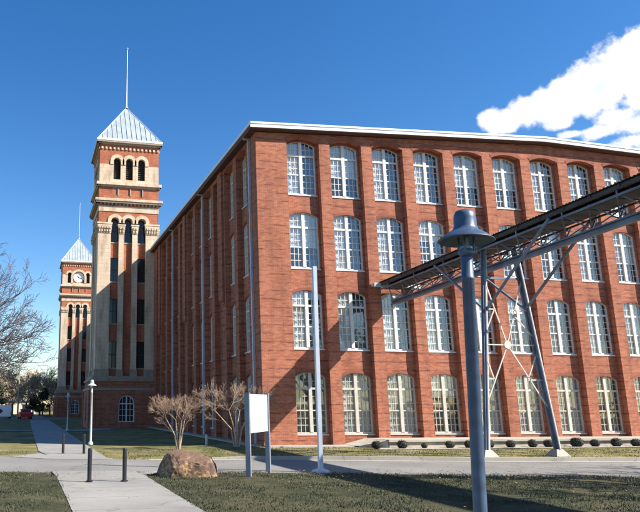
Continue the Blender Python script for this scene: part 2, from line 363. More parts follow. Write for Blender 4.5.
# cloud bank low over the mill roof: blobs given as directions in the tangent plane of one point of the sky
D0 = Vector((.64663811, .66164808, .37957999)); RR = Vector((.71517235, -.69894814, 0)); UU = Vector((-.26530673, -.27146512, .92515892))
tc = N(nt, 'ShaderNodeTexCoord')
def dot(v, src):
    n = N(nt, 'ShaderNodeVectorMath', operation='DOT_PRODUCT'); L(src, n.inputs[0]); n.inputs[1].default_value = v; return n.outputs['Value']
def mth(op, a, b=None, c=None):
    n = N(nt, 'ShaderNodeMath', operation=op)
    for i, x in enumerate((a, b, c)):
        if x is None: continue
        if isinstance(x, (int, float)): n.inputs[i].default_value = x
        else: L(x, n.inputs[i])
    return n.outputs[0]
gen = tc.outputs['Generated']
dd = mth('MAXIMUM', dot(D0, gen), .05); A = mth('DIVIDE', dot(RR, gen), dd); B = mth('DIVIDE', dot(UU, gen), dd)
fac = None
BLOBS = [(-0.0903, -0.0124, 0.015, 0.0154), (-0.0718, -0.0165, 0.0181, 0.014), (-0.0478, -0.0102, 0.0219, 0.0187), (-0.025, -0.0079, 0.0234, 0.0221), (-0.0028, -0.0056, 0.0228, 0.0266), (0.0193, 0.0015, 0.0221, 0.0309), (0.0385, 0.0064, 0.0216, 0.0352), (0.0563, 0.0211, 0.0192, 0.03), (0.0714, 0.0336, 0.0169, 0.0273), (0.0719, 0.0004, 0.0207, 0.039), (0.0928, 0.0161, 0.0237, 0.045), (0.1192, -0.0002, 0.0316, 0.051), (0.1533, -0.0204, 0.0336, 0.0437)]
WISPS = [(0.0458, -0.0379, 0.0234, 0.0107), (0.0665, -0.0511, 0.0248, 0.0141), (0.0259, -0.0508, 0.0221, 0.0073), (-0.0004, -0.0489, 0.0208, 0.0049), (0.0645, -0.0701, 0.0249, 0.0095), (0.1036, -0.0664, 0.0326, 0.0208), (-0.0145, -0.0306, 0.019, 0.0074)]
for cx, cy, rx, ry, pk in [(*b_, 1) for b_ in BLOBS]+[(a_, b_, c_*1.5, d_*1.6, .62) for a_, b_, c_, d_ in WISPS]:
    da = mth('SUBTRACT', A, cx); db = mth('SUBTRACT', B, cy)
    x = mth('DIVIDE', da, rx*1.15)
    y = mth('DIVIDE', db, ry*1.15)
    q = mth('SUBTRACT', pk, mth('SQRT', mth('ADD', mth('MULTIPLY', x, x), mth('MULTIPLY', y, y))))
    fac = q if fac is None else mth('SMOOTH_MAX', fac, q, .12)
nzs = N(nt, 'ShaderNodeTexNoise'); nzs.inputs['Scale'].default_value = 48; nzs.inputs['Detail'].default_value = 12; nzs.inputs['Roughness'].default_value = .62; L(gen, nzs.inputs['Vector'])
nz0 = N(nt, 'ShaderNodeTexNoise'); nz0.inputs['Scale'].default_value = 20; nz0.inputs['Detail'].default_value = 4; L(gen, nz0.inputs['Vector'])
tot = mth('ADD', fac, mth('MULTIPLY', mth('SUBTRACT', nzs.outputs['Fac'], .5), 1.25))
tot = mth('ADD', tot, mth('MULTIPLY', mth('SUBTRACT', nz0.outputs['Fac'], .5), .8))
mask = N(nt, 'ShaderNodeMapRange', interpolation_type='SMOOTHSTEP'); mask.inputs[1].default_value = -.14; mask.inputs[2].default_value = .34; L(tot, mask.inputs[0])
nz2 = N(nt, 'ShaderNodeTexNoise'); nz2.inputs['Scale'].default_value = 16; nz2.inputs['Detail'].default_value = 7; L(gen, nz2.inputs['Vector'])
crp = ramp(nt, [(.30, (.70, .78, .90)), (.50, (1, 1, 1))], nz2.outputs['Fac'])
bgc = N(nt, 'ShaderNodeBackground'); L(crp.outputs[0], bgc.inputs[0]); bgc.inputs[1].default_value = .56
mxs = N(nt, 'ShaderNodeMixShader'); L(mask.outputs[0], mxs.inputs[0]); L(bg.outputs[0], mxs.inputs[1]); L(bgc.outputs[0], mxs.inputs[2])
wo = N(nt, 'ShaderNodeOutputWorld'); L(mxs.outputs[0], wo.inputs[0])
sc.view_settings.view_transform = 'Standard'; sc.view_settings.look = 'None'; sc.view_settings.exposure = 1.12; sc.view_settings.gamma = 1
sc.view_settings.use_curve_mapping = False
sc.render.engine = 'CYCLES'; sc.cycles.max_bounces = 6; sc.cycles.transparent_max_bounces = 10

# ------------------------------------------------------------------ the ground
def lerp_pl(pts, x):
    if x <= pts[0][0]: return pts[0][1]
    for (a, ya), (b, yb) in zip(pts, pts[1:]):
        if x <= b: return ya+(yb-ya)*(x-a)/(b-a)
    return pts[-1][1]
NE = [(-400, 2.2), (-60, 1.4), (-20, -.6), (-14, -1.9), (-12.07, -2.9), (-10, -4.6), (-7.88, -5.3), (-3.07, -5.98), (.62, -6.8), (5.5, -8.1), (11.5, -9.2), (30, -12.5), (400, -80)]
SE = [(-400, -5.5), (-60, -6.2), (-20, -8.6), (-11.8, -9.7), (-10.27, -10.0), (-7.7, -10.6), (-4.97, -10.95), (-1.63, -11.9), (2.37, -13.2), (5.27, -14.0), (30, -20), (400, -110)]
ne = lambda x: lerp_pl(NE, x)
se = lambda x: lerp_pl(SE, x)
def sm(t): t = max(0, min(1, t)); return t*t*(3-2*t)
def hN(x): return .13*sm((x+6.5)/5)-.012       # the lawn stands a kerb higher towards the mill front
XS = sorted(set([-400, -200, -120, -80, -60, -45]+[-35+i*.75 for i in range(110)]+[50, 60, 80, 120, 200, 400]+[p[0] for p in NE]+[p[0] for p in SE]))
def strip(name, mat, rows_fn, hfn, label=None, kind='structure', cols=XS):
    mb = MB(); mb.mi(mat); nrow = len(rows_fn(0))
    for x in cols:
        for y in rows_fn(x): mb.v.append((x, y, hfn(x, y)))
    for i in range(len(cols)-1):
        for j in range(nrow-1):
            a = i*nrow+j; mb.f.append((a, a+nrow, a+nrow+1, a+1)); mb.m.append(0)
    o = mb.build(name, smooth=True); o['kind'] = kind
    if label: o['label'] = label
    return o
g = MB(); g.face([(-3000, -3000, -.12), (3000, -3000, -.12), (3000, 3000, -.12), (-3000, 3000, -.12)], MAT['lawn_n']); tag(g.build('ground'), 'level ground reaching to the horizon', kind='structure')
TR = [0, .2, .5, 1, 1.6, 2.4, 3.2, 4, 5, 6, 7, 8, 10, 13, 17, 22, 28, 36, 46, 60, 80, 110, 160, 240, 400]
strip('lawn', MAT['lawn_n'], lambda x: [ne(x)+.02+t for t in TR], lambda x, y: hN(x)+.012*(noise.noise(Vector((x*.6, y*.6, 0)))), 'patchy green and tan winter lawn between the road and the mill')
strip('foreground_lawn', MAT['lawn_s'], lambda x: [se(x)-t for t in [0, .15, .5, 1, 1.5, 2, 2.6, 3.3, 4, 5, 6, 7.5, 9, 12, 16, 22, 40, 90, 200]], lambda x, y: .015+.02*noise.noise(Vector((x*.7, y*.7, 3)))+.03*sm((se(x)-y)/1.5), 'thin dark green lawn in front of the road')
strip('road', MAT['road'], lambda x: [se(x)-.05, ne(x)+.05], lambda x, y: .0, 'grey paved lane crossing in front of the brick mill')
# kerb along the north edge, growing out of the ground where the lawn rises
kb = MB(); xs = [x for x in XS if -6.6 <= x <= 120]
for a, b in zip(xs, xs[1:]):
    ya, yb = ne(a), ne(b); ha, hb = hN(a)+.022, hN(b)+.022
    P = [(a, ya-.02, 0), (b, yb-.02, 0), (b, yb-.02, hb), (a, ya-.02, ha)]
    kb.face(P, MAT['concrete']); kb.face([(a, ya-.02, ha), (b, yb-.02, hb), (b, yb+.16, hb), (a, ya+.16, ha)], MAT['concrete'])
    kb.face([(a, ya+.16, ha), (b, yb+.16, hb), (b, yb+.16, 0), (a, ya+.16, 0)], MAT['concrete'])
    kb.face([(a, ya-.38, .006), (b, yb-.38, .006), (b, yb-.02, .006), (a, ya-.02, .006)], MAT['concrete'])   # gutter apron
tag(kb.build('kerb'), 'pale concrete kerb between the lane and the mill lawn', kind='structure')
# footpath
pm = MB()
def sheet(pts_l, pts_r, z, mat):
    for (l0, l1), (r0, r1) in zip(zip(pts_l, pts_l[1:]), zip(pts_r, pts_r[1:])):
        pm.face([(*l0, z), (*r0, z), (*r1, z), (*l1, z)], mat)
        pm.face([(*l0, z), (*l1, z), (*l1, -.1), (*l0, -.1)], mat); pm.face([(*r0, z), (*r1, z), (*r1, -.1), (*r0, -.1)], mat)
sheet([(-10.18, -60), (-10.18, -16), (-10.2, -11.6), (-10.3, -9.9)], [(-7.74, -60), (-7.74, -16), (-7.72, -11.8), (-7.15, -10.5)], .056, MAT['path'])
tag(pm.build('footpath'), 'concrete footpath running away from the camera to the lane', kind='structure')
pm = MB()
sheet([(-10.35, -4.55), (-10.15, -2.8), (-10.5, 0), (-10.55, 20), (-10.6, 130)], [(-7.5, -5.5), (-7.96, -4.5), (-8.0, 0), (-8.0, 20), (-8.0, 130)], .014, MAT['path'])
pm.face([(-11.7, -3.15, .012), (-10.35, -4.55, .012), (-10.15, -2.8, .012), (-10.45, -1.4, .012)], MAT['path']); pm.face([(-10.35, -4.55, .014), (-7.5, -5.5, .014), (-7.5, -5.5, -.1), (-10.35, -4.55, -.1)], MAT['path'])
tag(pm.build('pavement'), 'concrete footpath leading past the towers toward the car park', kind='structure')
pm = MB()
pm.face([(-400, 23.6, .028), (-10.5, 23.6, .028), (-10.5, 24.9, .028), (-400, 24.9, .028)], MAT['path'])
pm.face([(-8.0, 23.6, .028), (-6.4, 23.6, .028), (-1.3, 26.2, .05), (-.1, 26.2, .1), (-.1, 28.8, .1), (-5, 28.8, .05), (-8.0, 24.9, .028)], MAT['path'])
tag(pm.build('cross_path'), 'narrow cross path leading to the near tower', kind='structure')
pm = MB(); pm.box((-.62, .2, 0), (-.003, 28.8, .19), MAT['concrete'])
pm.box((-.02, -1.0, 0), (5.2, -.004, .17), MAT['concrete'])
tag(pm.build('wall_apron'), 'concrete strip along the foot of the mill walls', kind='structure')
# car park at the far end
pm = MB(); pm.face([(-60, 66, .03), (8, 66, .03), (8, 84, .03), (-60, 84, .03)], MAT['road']); tag(pm.build('car_park'), 'far grey car park at the end of the footpath', kind='structure')

# grass blades: sparse tufts over the lawns near the lane
gb = MB(); k = gb.mi(MAT['blade'])
def blades(n, rx, ry, hfun, ok, hh):
    for _ in range(n):
        x = random.uniform(*rx); y = random.uniform(*ry)
        if not ok(x, y): continue
        z = hfun(x, y); a = random.uniform(0, 6.283); h = random.uniform(.4, 1)*hh; wd = random.uniform(.006, .014)
        dx, dy = math.cos(a)*wd, math.sin(a)*wd; lx, ly = random.uniform(-.03, .03), random.uniform(-.03, .03)
        i = len(gb.v); gb.v += [(x-dx, y-dy, z), (x+dx, y+dy, z), (x+lx, y+ly, z+h)]; gb.f.append((i, i+1, i+2)); gb.m.append(k)
patch = lambda x, y: noise.noise(Vector((x*.9, y*.9, 5)))+.25*noise.noise(Vector((x*4, y*4, 1))) > random.uniform(-.45, .5)
blades(150000, (-14, 9), (-20.5, -10), lambda x, y: .04, lambda x, y: y < se(x)+.04 and not (-10.13-.05*noise.noise(Vector((y*3, 0, 0))) < x < -7.79+.08*noise.noise(Vector((0, y*3, 0)))) and patch(x, y), .055)
blades(50000, (-14, 20), (-9.5, 0), lambda x, y: hN(x), lambda x, y: y > ne(x)+.2 and not (-11 < x < -7.9) and not (x > -.1 and y > -1.1) and not (x > 4 and y > -2.8) and patch(x, y), .06)
tag(gb.build('grass'), 'short uneven grass blades of the lawns', 'grass', kind='stuff')

lf = MB(); LM = [plain('dry_leaf', (.22, .12, .05), .9, var=.5, scale=9), plain('pale_dry_leaf', (.34, .25, .13), .9, var=.4, scale=9)]
for _ in range(2600):
    x = random.uniform(-14, 10); y = random.uniform(-20, -1)
    if random.random() < .6: y = se(x)-abs(random.gauss(0, 1.6))
    onp = -10.2 < x < -7.7; z = .062 if (onp and y < -10.5) else (.012 if se(x) < y < ne(x) else hN(x)+.035)
    if onp and random.random() < .7: continue
    if x > 0 and y > -3.2: continue
    a = random.uniform(0, 6.28); sz = random.uniform(.012, .032); c, s_ = math.cos(a)*sz, math.sin(a)*sz; t_ = random.uniform(0, .02)
    lf.face([(x-c, y-s_, z), (x+s_*.6, y-c*.6, z+t_), (x+c, y+s_, z+t_*.5), (x-s_*.6, y+c*.6, z+.004)], random.choice(LM))
tag(lf.build('fallen_leaves'), 'dry brown leaves scattered over grass and paving', 'leaves', kind='stuff')

# ------------------------------------------------------------------ the mill
S = 2.44; U0 = 2.617; NB = 13; WID = U0*2+S*(NB-1); LEN = 112.0
ROWS = [(12.84, 'top'), (8.90, 'third'), (4.79, 'second'), (.66, 'ground')]
WW = .82; SPR = 2.75; RISE = .22
RD_ = .30; ZN = [(0, 4.24, RD_), (4.24, 8.34, RD_), (8.34, 12.3, RD_), (12.3, 15.66, RD_)]   # storey panels and how deep they sit behind the piers
mill = thing('brick_mill', (0, 0, 0), 'long four-storey red brick mill with arched white windows and a white roof edge', 'factory building')
Tf = lambda u, w_, z: (u, w_, z)
Tl = lambda u, w_, z: (w_, u, z)
ztop = lambda x: 16.03+.037*min(max(x, 0), max(WID-x, 0))
wall = MB(); B_ = MAT['brick']; BA = MAT['brick_arch']
def facade(T, centers, u_lo, u_hi, zt, windows=True):
    HW = .91
    edges = [u_lo]+[(a+b)/2 for a, b in zip(centers, centers[1:])]+[u_hi]
    for i, c in enumerate(centers):
        a, b = edges[i], edges[i+1]
        arch_plate(wall, T, a, b, 0, zt, c-HW, c+HW, 0, 15.68, .22, 0, RD_, B_, sill=False)
        arch_ring(wall, T, c, HW, 15.68, .22, .20, -.012, .0, BA)
        for (z0, z1, w_) in ZN:
            zi = {0: .66, 4.24: 4.79, 8.34: 8.90, 12.3: 12.84}[z0]
            top = (lambda u, c=c: arch_z(min(max(u, c-HW), c+HW), c, HW, 15.68, .22)) if z0 > 12 else z1
            arch_plate(wall, T, c-HW, c+HW, z0, top, c-WW, c+WW, zi, zi+SPR, RISE, w_, w_+.22, B_)
            arch_ring(wall, T, c, WW, zi+SPR, RISE, .13, w_-.014, w_, BA)
fc = [U0+S*i for i in range(NB)]
facade(Tf, fc, 0, WID, ztop)
# long side: windows in pairs and threes with blank recesses between
LC = [2.58+S*i for i in range(11)]
blank = {2, 6, 10}
for i, c in enumerate(LC):
    if i in blank:
        a, b = c-S/2, c+S/2
        a0 = a-.15; b0 = b-.31    # no pier on the near side of the blank recess
        wall.face([Tl(a0-.0, .34, 0), Tl(b0, .34, 0), Tl(b0, .34, 16.03), Tl(a0, .34, 16.03)], B_)
        wall.face([Tl(a0, 0, 0), Tl(a0, .34, 0), Tl(a0, .34, 15.75), Tl(a0, 0, 15.75)], B_)
        wall.face([Tl(b0, 0, 0), Tl(b0, .34, 0), Tl(b0, .34, 15.75), Tl(b0, 0, 15.75)], B_)
        wall.face([Tl(b0, 0, 0), Tl(b+.0, 0, 0), Tl(b, 0, 16.03), Tl(b0, 0, 16.03)], B_)
        wall.box((0, a0, 15.75), (.34, b0, 16.03), B_)
def lside(c, near_open, far_lo, far_hi):
    pass
segs = []
run = []
for i, c in enumerate(LC):
    if i in blank:
        segs.append(run); run = []
    else: run.append(i)
if run: segs.append(run)
for run in segs:
    if not run: continue
    lo = 0 if run[0] == 0 else LC[run[0]]-S/2
    hi = LC[run[-1]]+S/2-.15
    facade(Tl, [LC[i] for i in run], lo, hi, 16.03)
wall.face([Tl(27.0, 0, 0), Tl(LEN, 0, 0), Tl(LEN, 0, 16.03), Tl(27.0, 0, 16.03)], B_) if False else None
e = LC[-1]+S/2
wall.face([Tl(e, 0, 0), Tl(LEN, 0, 0), Tl(LEN, 0, 16.03), Tl(e, 0, 16.03)], B_)
wall.face([(WID, 0, 0), (WID, LEN, 0), (WID, LEN, 16.03), (WID, 0, 16.03)], B_)
wall.face([(0, LEN, 0), (WID, LEN, 0), (WID, LEN, 16.03), (WID/2, LEN, ztop(WID/2)), (0, LEN, 16.03)], B_)
wall.build('wall', mill)

# roof with its white edge
rf = MB(); m0 = MAT['roofing']; hw = WID/2; zr = lambda x: ztop(x)+.34
for a, b in ((-.38, hw), (hw, WID+.38)):
    rf.face([(a, -.36, zr(a)), (b, -.36, zr(b)), (b, LEN+.3, zr(b)), (a, LEN+.3, zr(a))], m0)
rf.build('roof', mill)
fs = MB(); F = MAT['fascia']
for a, b in ((-.40, hw), (hw, WID+.40)):
    za, zb = zr(a), zr(b)
    y0, y1 = -.42, -.355
    for (yy0, yy1, t0, t1) in ((y0, y1, -.26, .015), (-.45, -.42, -.07, .03)):
        P = [(a, yy0, za+t0), (b, yy0, zb+t0), (b, yy1, zb+t0), (a, yy1, za+t0), (a, yy0, za+t1), (b, yy0, zb+t1), (b, yy1, zb+t1), (a, yy1, za+t1)]
        for f in ((0, 3, 2, 1), (4, 5, 6, 7), (0, 1, 5, 4), (1, 2, 6, 5), (2, 3, 7, 6), (3, 0, 4, 7)): fs.face([P[j] for j in f], F)
fs.box((-.44, -.42, 16.24), (-.385, LEN+.3, 16.39), F)
fs.box((WID+.385, -.42, 16.24), (WID+.44, LEN+.3, 16.39), F)
fs.build('fascia', mill)
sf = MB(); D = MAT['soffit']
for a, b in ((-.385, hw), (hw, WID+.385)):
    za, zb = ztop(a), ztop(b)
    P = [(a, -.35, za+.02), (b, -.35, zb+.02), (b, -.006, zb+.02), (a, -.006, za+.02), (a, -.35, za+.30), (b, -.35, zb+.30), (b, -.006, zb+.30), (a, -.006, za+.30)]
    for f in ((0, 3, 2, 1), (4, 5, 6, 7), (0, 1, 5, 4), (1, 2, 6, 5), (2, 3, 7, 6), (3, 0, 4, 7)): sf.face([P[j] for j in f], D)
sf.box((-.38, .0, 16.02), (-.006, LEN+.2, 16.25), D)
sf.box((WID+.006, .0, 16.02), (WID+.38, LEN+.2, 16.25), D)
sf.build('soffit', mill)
# rafter frieze line: corbel course under the soffit
cb = MB()
cb.box((0.0, -.05, 15.93), (.3, 0, 16.0), B_)
# windows
def window_proto(mat_frame):
    T = Tf; fr = MB(); h = WW; t = .075
    # outer frame ring
    for sx in (-1, 1): fr.box((min(sx*h, sx*(h-t)), 0, 0), (max(sx*h, sx*(h-t)), .1, SPR+.01), mat_frame)
    arch_ring(fr, T, 0, h-t, SPR-.01, RISE, t, 0, .1, mat_frame)
    fr.box((-h, -.004, 0), (h, .1, .085), mat_frame)
    fr.box((-.085, -.025, .08), (.085, .1, SPR+RISE-.02), mat_frame)
    ztr = 2.13
    for a, b in ((-h+t, -.085), (.085, h-t)):
        fr.box((a, -.01, ztr), (b, .09, ztr+.10), mat_frame)
        fr.box((a, .01, 1.09), (b, .09, 1.15), mat_frame)
    mu = MB(); q = .026
    for a, b in ((-h+t, -.085), (.085, h-t)):
        for j in (1, 2):
            x = a+(b-a)*j/3
            mu.box((x-q/2, .03, .085), (x+q/2, .07, 1.09), mat_frame); mu.box((x-q/2, .03, 1.15), (x+q/2, .07, ztr), mat_frame)
            mu.box((x-q/2, .03, ztr+.1), (x+q/2, .07, min(SPR+RISE-.05, arch_z(x, 0, h, SPR, RISE)-.03)), mat_frame)
        for z0, z1, n in ((.085, 1.09, 3), (1.15, ztr, 3), (ztr+.1, SPR+.1, 2)):
            for j in range(1, n):
                z = z0+(z1-z0)*j/n; mu.box((a, .032, z-q/2), (b, .068, z+q/2), mat_frame)
    gl = MB(); us = [-h+.03+(2*h-.06)*i/10 for i in range(11)]
    gl.face([(u, .055, .02) for u in (us[0], us[-1])]+[(u, .055, arch_z(u, 0, h, SPR, RISE)-.02) for u in reversed(us)], MAT['glass'])
    return fr, mu, gl
frW, muW, glW = window_proto(MAT['white'])
frC, muC, glC = window_proto(MAT['cream_paint'])
def curtain_mesh(kind):
    cu = MB(); m1 = MAT['curtains'][kind]; n = 20; y0 = .13
    for i in range(n):
        a = -WW-.03+(2*WW+.06)*i/n; b = -WW-.03+(2*WW+.06)*(i+1)/n
        ya = y0+.018*math.sin(i*2.1); yb = y0+.018*math.sin((i+1)*2.1)
        cu.face([(a, ya, -.02), (b, yb, -.02), (b, yb, SPR+RISE+.06), (a, ya, SPR+RISE+.06)], m1)
    return cu
def half_curtain():
    """one drawn curtain, the right half a dark sheet that deepens the pier shade"""
    cu = MB(); n = 10
    for i in range(n):
        a = -WW-.03+(WW+.05)*i/n; b = -WW-.03+(WW+.05)*(i+1)/n
        cu.face([(a, .13+.018*math.sin(i*2.1), -.02), (b, .13+.018*math.sin((i+1)*2.1), -.02), (b, .13+.018*math.sin((i+1)*2.1), SPR+RISE+.06), (a, .13+.018*math.sin(i*2.1), SPR+RISE+.06)], MAT['curtains'][0])
    cu.face([(0, .26, -.02), (WW+.03, .26, -.02), (WW+.03, .26, SPR+RISE+.06), (0, .26, SPR+RISE+.06)], MAT['curtains'][2])  # dark sheet: pier shade over the right half put into its colour
    return cu
def part_blind(frac, low):
    """roller blind drawn part of the way down over a dark room"""
    cu = MB(); zt = SPR+RISE+.06; zb_ = zt*(1-frac)
    cu.face([(-WW-.03, .14, zb_), (WW+.03, .14, zb_), (WW+.03, .14, zt), (-WW-.03, .14, zt)], MAT['curtains'][0])
    cu.box((-WW, .13, zb_-.03), (WW, .16, zb_), MAT['curtains'][1])
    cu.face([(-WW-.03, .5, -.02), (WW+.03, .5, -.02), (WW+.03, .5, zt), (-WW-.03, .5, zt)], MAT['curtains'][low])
    return cu
protos = {}
def proto(kind, pale):
    key = (kind, pale)
    if key in protos: return protos[key]
    fr, mu, gl = (frW, muW, glW) if pale else (frC, muC, glC)
    a = fr.build('window', mill); mu.build('muntins', a); gl.build('glass_pane', a)
    (half_curtain() if kind == 3 else part_blind(.62, 2) if kind == 4 else part_blind(.38, 2) if kind == 5 else curtain_mesh(kind)).build('curtain', a)
    sl = MB(); sl.box((-WW-.03, -.12, -.06), (WW+.03, .02, -.002), MAT['cream_paint'] if not pale else MAT['white']); sl.build('sill', a)
    protos[key] = a; a['used'] = 0
    return a
def place_window(loc, rz, kind, pale):
    p = proto(kind, pale)
    o = p if not p['used'] else copy_tree(p, mill)
    p['used'] = 1
    o.location = loc; o.rotation_euler = (0, 0, rz)
rnd = random.Random(11)
for r, (zs, _) in enumerate(ROWS):
    dep = RD_+.09
    for i, c in enumerate(fc):
        kind = rnd.choice([[0, 3, 3, 3, 4], [0, 3, 3, 3, 4, 5], [3, 3, 5, 2, 3, 4], [1, 1, 2, 1, 5, 3]][r])
        place_window((c, dep, zs), 0, kind, r < 3)
    for i, c in enumerate(LC):
        if i in blank: continue
        place_window((dep, c, zs), R_(-90), rnd.choice([0, 1, 1]), True)
for p in protos.values(): del p['used']
for o in mill.children:
    if o.name.startswith('window') and 'used' in o: del o['used']
# downspouts on the long side
for y in (.95, 10.95, 20.6):
    d = MB(); d.box((-.12, y-.06, .19), (-.005, y+.06, 15.95), MAT['spout']); d.box((-.36, y-.07, 15.93), (-.005, y+.07, 16.04), MAT['spout'])
    for z in (3, 6, 9, 12, 15): d.box((-.13, y-.09, z), (-.003, y+.09, z+.07), MAT['spout'])
    d.build('downspout', mill)
# corbelled flues over the blank recesses
for y in (6.62, 16.38, 26.14):
    d = MB(); d.box((-.12, y-.42, 8.1), (.24, y+.42, 15.99), B_)
    for k in range(4): d.box((-.12+.085*(k+.5), y-.42+.05*k, 8.1-.12*(k+1)), (.30, y+.42-.05*k, 8.1-.12*k), MAT['stone_dark'] if k == 3 else B_)
    d.build('flue', mill)

# raised terrace along the front
te = MB(); tm = MAT['terrace']
te.box((5.25, -2.2, 0), (70, -.005, .48), tm); te.box((5.2, -2.3, .40), (70.05, -2.1, .50), tm)
te.face([(4.2, -1.3, .0), (5.2, -2.2, .0), (5.2, -2.2, .45), (4.2, -1.3, .18)], tm)
te.face([(4.2, -1.3, .18), (5.2, -2.2, .46), (5.25, -.01, .48), (4.0, -.01, .18)], tm)
tag(te.build('concrete_terrace'), 'low weathered concrete terrace wall along the foot of the mill front', 'terrace')
gv = MB(); gv.face([(4.2, -3.3, .142), (70, -3.3, .142), (70, -2.2, .142), (4.6, -2.0, .142)], MAT['concrete']); tag(gv.build('gravel_strip'), 'pale gravel bed under the round shrubs', kind='structure')

# ------------------------------------------------------------------ towers
SM, SD, BT = MAT['stone'], MAT['stone_dark'], MAT['brick_tower']
def capital(mb, T, u0, u1, w0, z0, z1):
    """carved capital: flaring block with leaf lumps and an abacus"""
    n = 4; d = .12
    for k in range(n):
        e = d*(k+1)/n*.6; za = z0+(z1-z0)*.82*k/n; zb = z0+(z1-z0)*.82*(k+1)/n
        mb.box((u0-e, w0-e-.02, za), (u1+e, w0+.3, zb-.02), SM, T)
    nl = max(2, int((u1-u0)/.22))
    for k in range(nl):
        x = u0+(u1-u0)*(k+.5)/nl
        mb.box((x-.06, w0-.13, z0+.12), (x+.06, w0, z0+.34), SM, T); mb.box((x-.04, w0-.18, z0+.42), (x+.08, w0, z0+.6), SM, T)
    mb.box((u0-d, w0-d, z0+(z1-z0)*.84), (u1+d, w0+.3, z1), SM, T)
def tower_face(W, ST, T, clock, t):
    """W brick, ST stone mesh builders; u across, w inward from the pilaster face"""
    H = 2.85; pw = 1.2; ow = .76; cw = (2*H-2*pw-3*ow)/2
    bays = [(-H+pw+k*(ow+cw), -H+pw+k*(ow+cw)+ow) for k in range(3)]
    # pilasters
    for a, b in ((-H, -H+pw), (H-pw, H)):
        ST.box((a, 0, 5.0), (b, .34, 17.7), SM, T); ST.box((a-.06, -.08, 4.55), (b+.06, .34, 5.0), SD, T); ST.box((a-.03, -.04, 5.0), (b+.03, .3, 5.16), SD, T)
        capital(ST, T, a, b, 0, 17.7, 18.72)
    for k in range(2):
        a = bays[k][1]; b = a+cw
        ST.box((a, .06, 5.0), (b, .40, 17.7), SM, T); ST.box((a-.07, -.03, 4.55), (b+.07, .34, 5.0), SD, T); ST.box((a-.04, .02, 5.0), (b+.04, .3, 5.16), SD, T)
        capital(ST, T, a, b, .06, 17.7, 18.6)
    # bays
    for k, (a, b) in enumerate(bays):
        c = (a+b)/2; wf = .36
        rect = [(5.3, 7.67), (9.3, 11.58), (13.17, 15.43)] if k != 1 else []
        z = 4.55
        for (s0, s1) in rect:
            W.face([T(a, wf, z), T(b, wf, z), T(b, wf, s0), T(a, wf, s0)], BT)
            W.face([T(a, wf+.0, s0), T(b, wf, s0), T(b, wf+.35, s0), T(a, wf+.35, s0)], BT)
            W.face([T(a, wf, s1), T(b, wf, s1), T(b, wf+.35, s1), T(a, wf+.35, s1)], BT)
            wn = MB(); wn.box((a, wf+.16, s0), (b, wf+.2, s1), MAT['car_glass'], T)
            ST.box((a, wf-.08, s0-.13), (b, wf+.1, s0-.002), SD, T)
            wn.box((c-.03, wf+.12, s0), (c+.03, wf+.162, s1), MAT['louvre'], T); wn.box((a, wf+.125, (s0+s1)/2-.03), (b, wf+.163, (s0+s1)/2+.03), MAT['louvre'], T); wn.build('window', t)
            z = s1
        W.face([T(a, wf, z), T(b, wf, z), T(b, wf, 16.86), T(a, wf, 16.86)], BT)
        ST.box((a, wf-.05, 16.8), (b, wf+.3, 16.92), SD, T)
        wn = MB(); wn.box((a, wf+.22, 16.92), (b, wf+.235, 19.3), MAT['car_glass'], T)
        wn.box((c-.03, wf+.18, 16.92), (c+.03, wf+.222, 19.2), MAT['louvre'], T); wn.box((a, wf+.185, 18.0), (b, wf+.223, 18.08), MAT['louvre'], T); wn.build('window', t)
    # wall with three round arches over the capitals
    W0 = .02
    ed = [-H, bays[0][1]+cw/2, bays[1][1]+cw/2, H]
    for k, (a, b) in enumerate(bays):
        arch_plate(W, T, ed[k], ed[k+1], 18.72, 19.78, a, b, 18.72, 18.86, (b-a)/2, W0, .6, BT, SM, sill=False)
        arch_ring(ST, T, (a+b)/2, (b-a)/2, 18.86, (b-a)/2-.001, .33, -.06, .1, SM, drop=.14)
    ST.box((-H, -.03, 19.8), (H, .2, 20.34), SM, T)
    # brick and cornice
    W.box((-H, .0, 20.34), (H, .2, 20.6), BT, T)
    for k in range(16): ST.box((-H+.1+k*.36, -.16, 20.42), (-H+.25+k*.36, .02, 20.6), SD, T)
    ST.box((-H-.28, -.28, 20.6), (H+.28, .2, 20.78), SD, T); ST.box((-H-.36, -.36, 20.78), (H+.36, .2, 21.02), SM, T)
    # brick stage with three slots
    W.box((-H, 0, 21.02), (H, .2, 22.2), BT, T)
    for k in (-1, 0, 1):
        ST.box((k*1.17-.07, -.012, 21.45), (k*1.17+.07, .05, 22.05), MAT['black'], T)
        ST.box((k*1.17+.07, -.05, 21.38), (k*1.17+.19, .05, 22.1), SD, T)
    ST.box((-H-.12, -.12, 22.2), (H+.12, .2, 22.38), SD, T); ST.box((-H-.26, -.26, 22.38), (H+.26, .2, 22.66), SM, T)
    # belfry
    if clock:
        ops = [(-1.93, -1.25, 23.0, 24.55), (1.25, 1.93, 23.0, 24.55)]
    else:
        ops = [(-1.52, -.84, 23.0, 24.83), (-.34, .34, 23.0, 24.83), (.84, 1.52, 23.0, 24.83)]
    zst = 24.5
    cuts = [-H]+[(ops[i][1]+ops[i+1][0])/2 for i in range(len(ops)-1)]+[H]
    if clock:
        segs_ = [(-H, -1.02, ops[0]), (1.02, H, ops[1])]
        arch_plate(W, T, -1.02, 1.02, 23.0, 26.2, -1.0, 1.0, 23.0, 24.1, .999, 0, .5, BT, SM, seg=16, sill=False)
        ST.box((-1.0, .02, 22.6), (1.0, .3, 23.02), SM, T)
    else:
        segs_ = [(cuts[i], cuts[i+1], ops[i]) for i in range(3)]
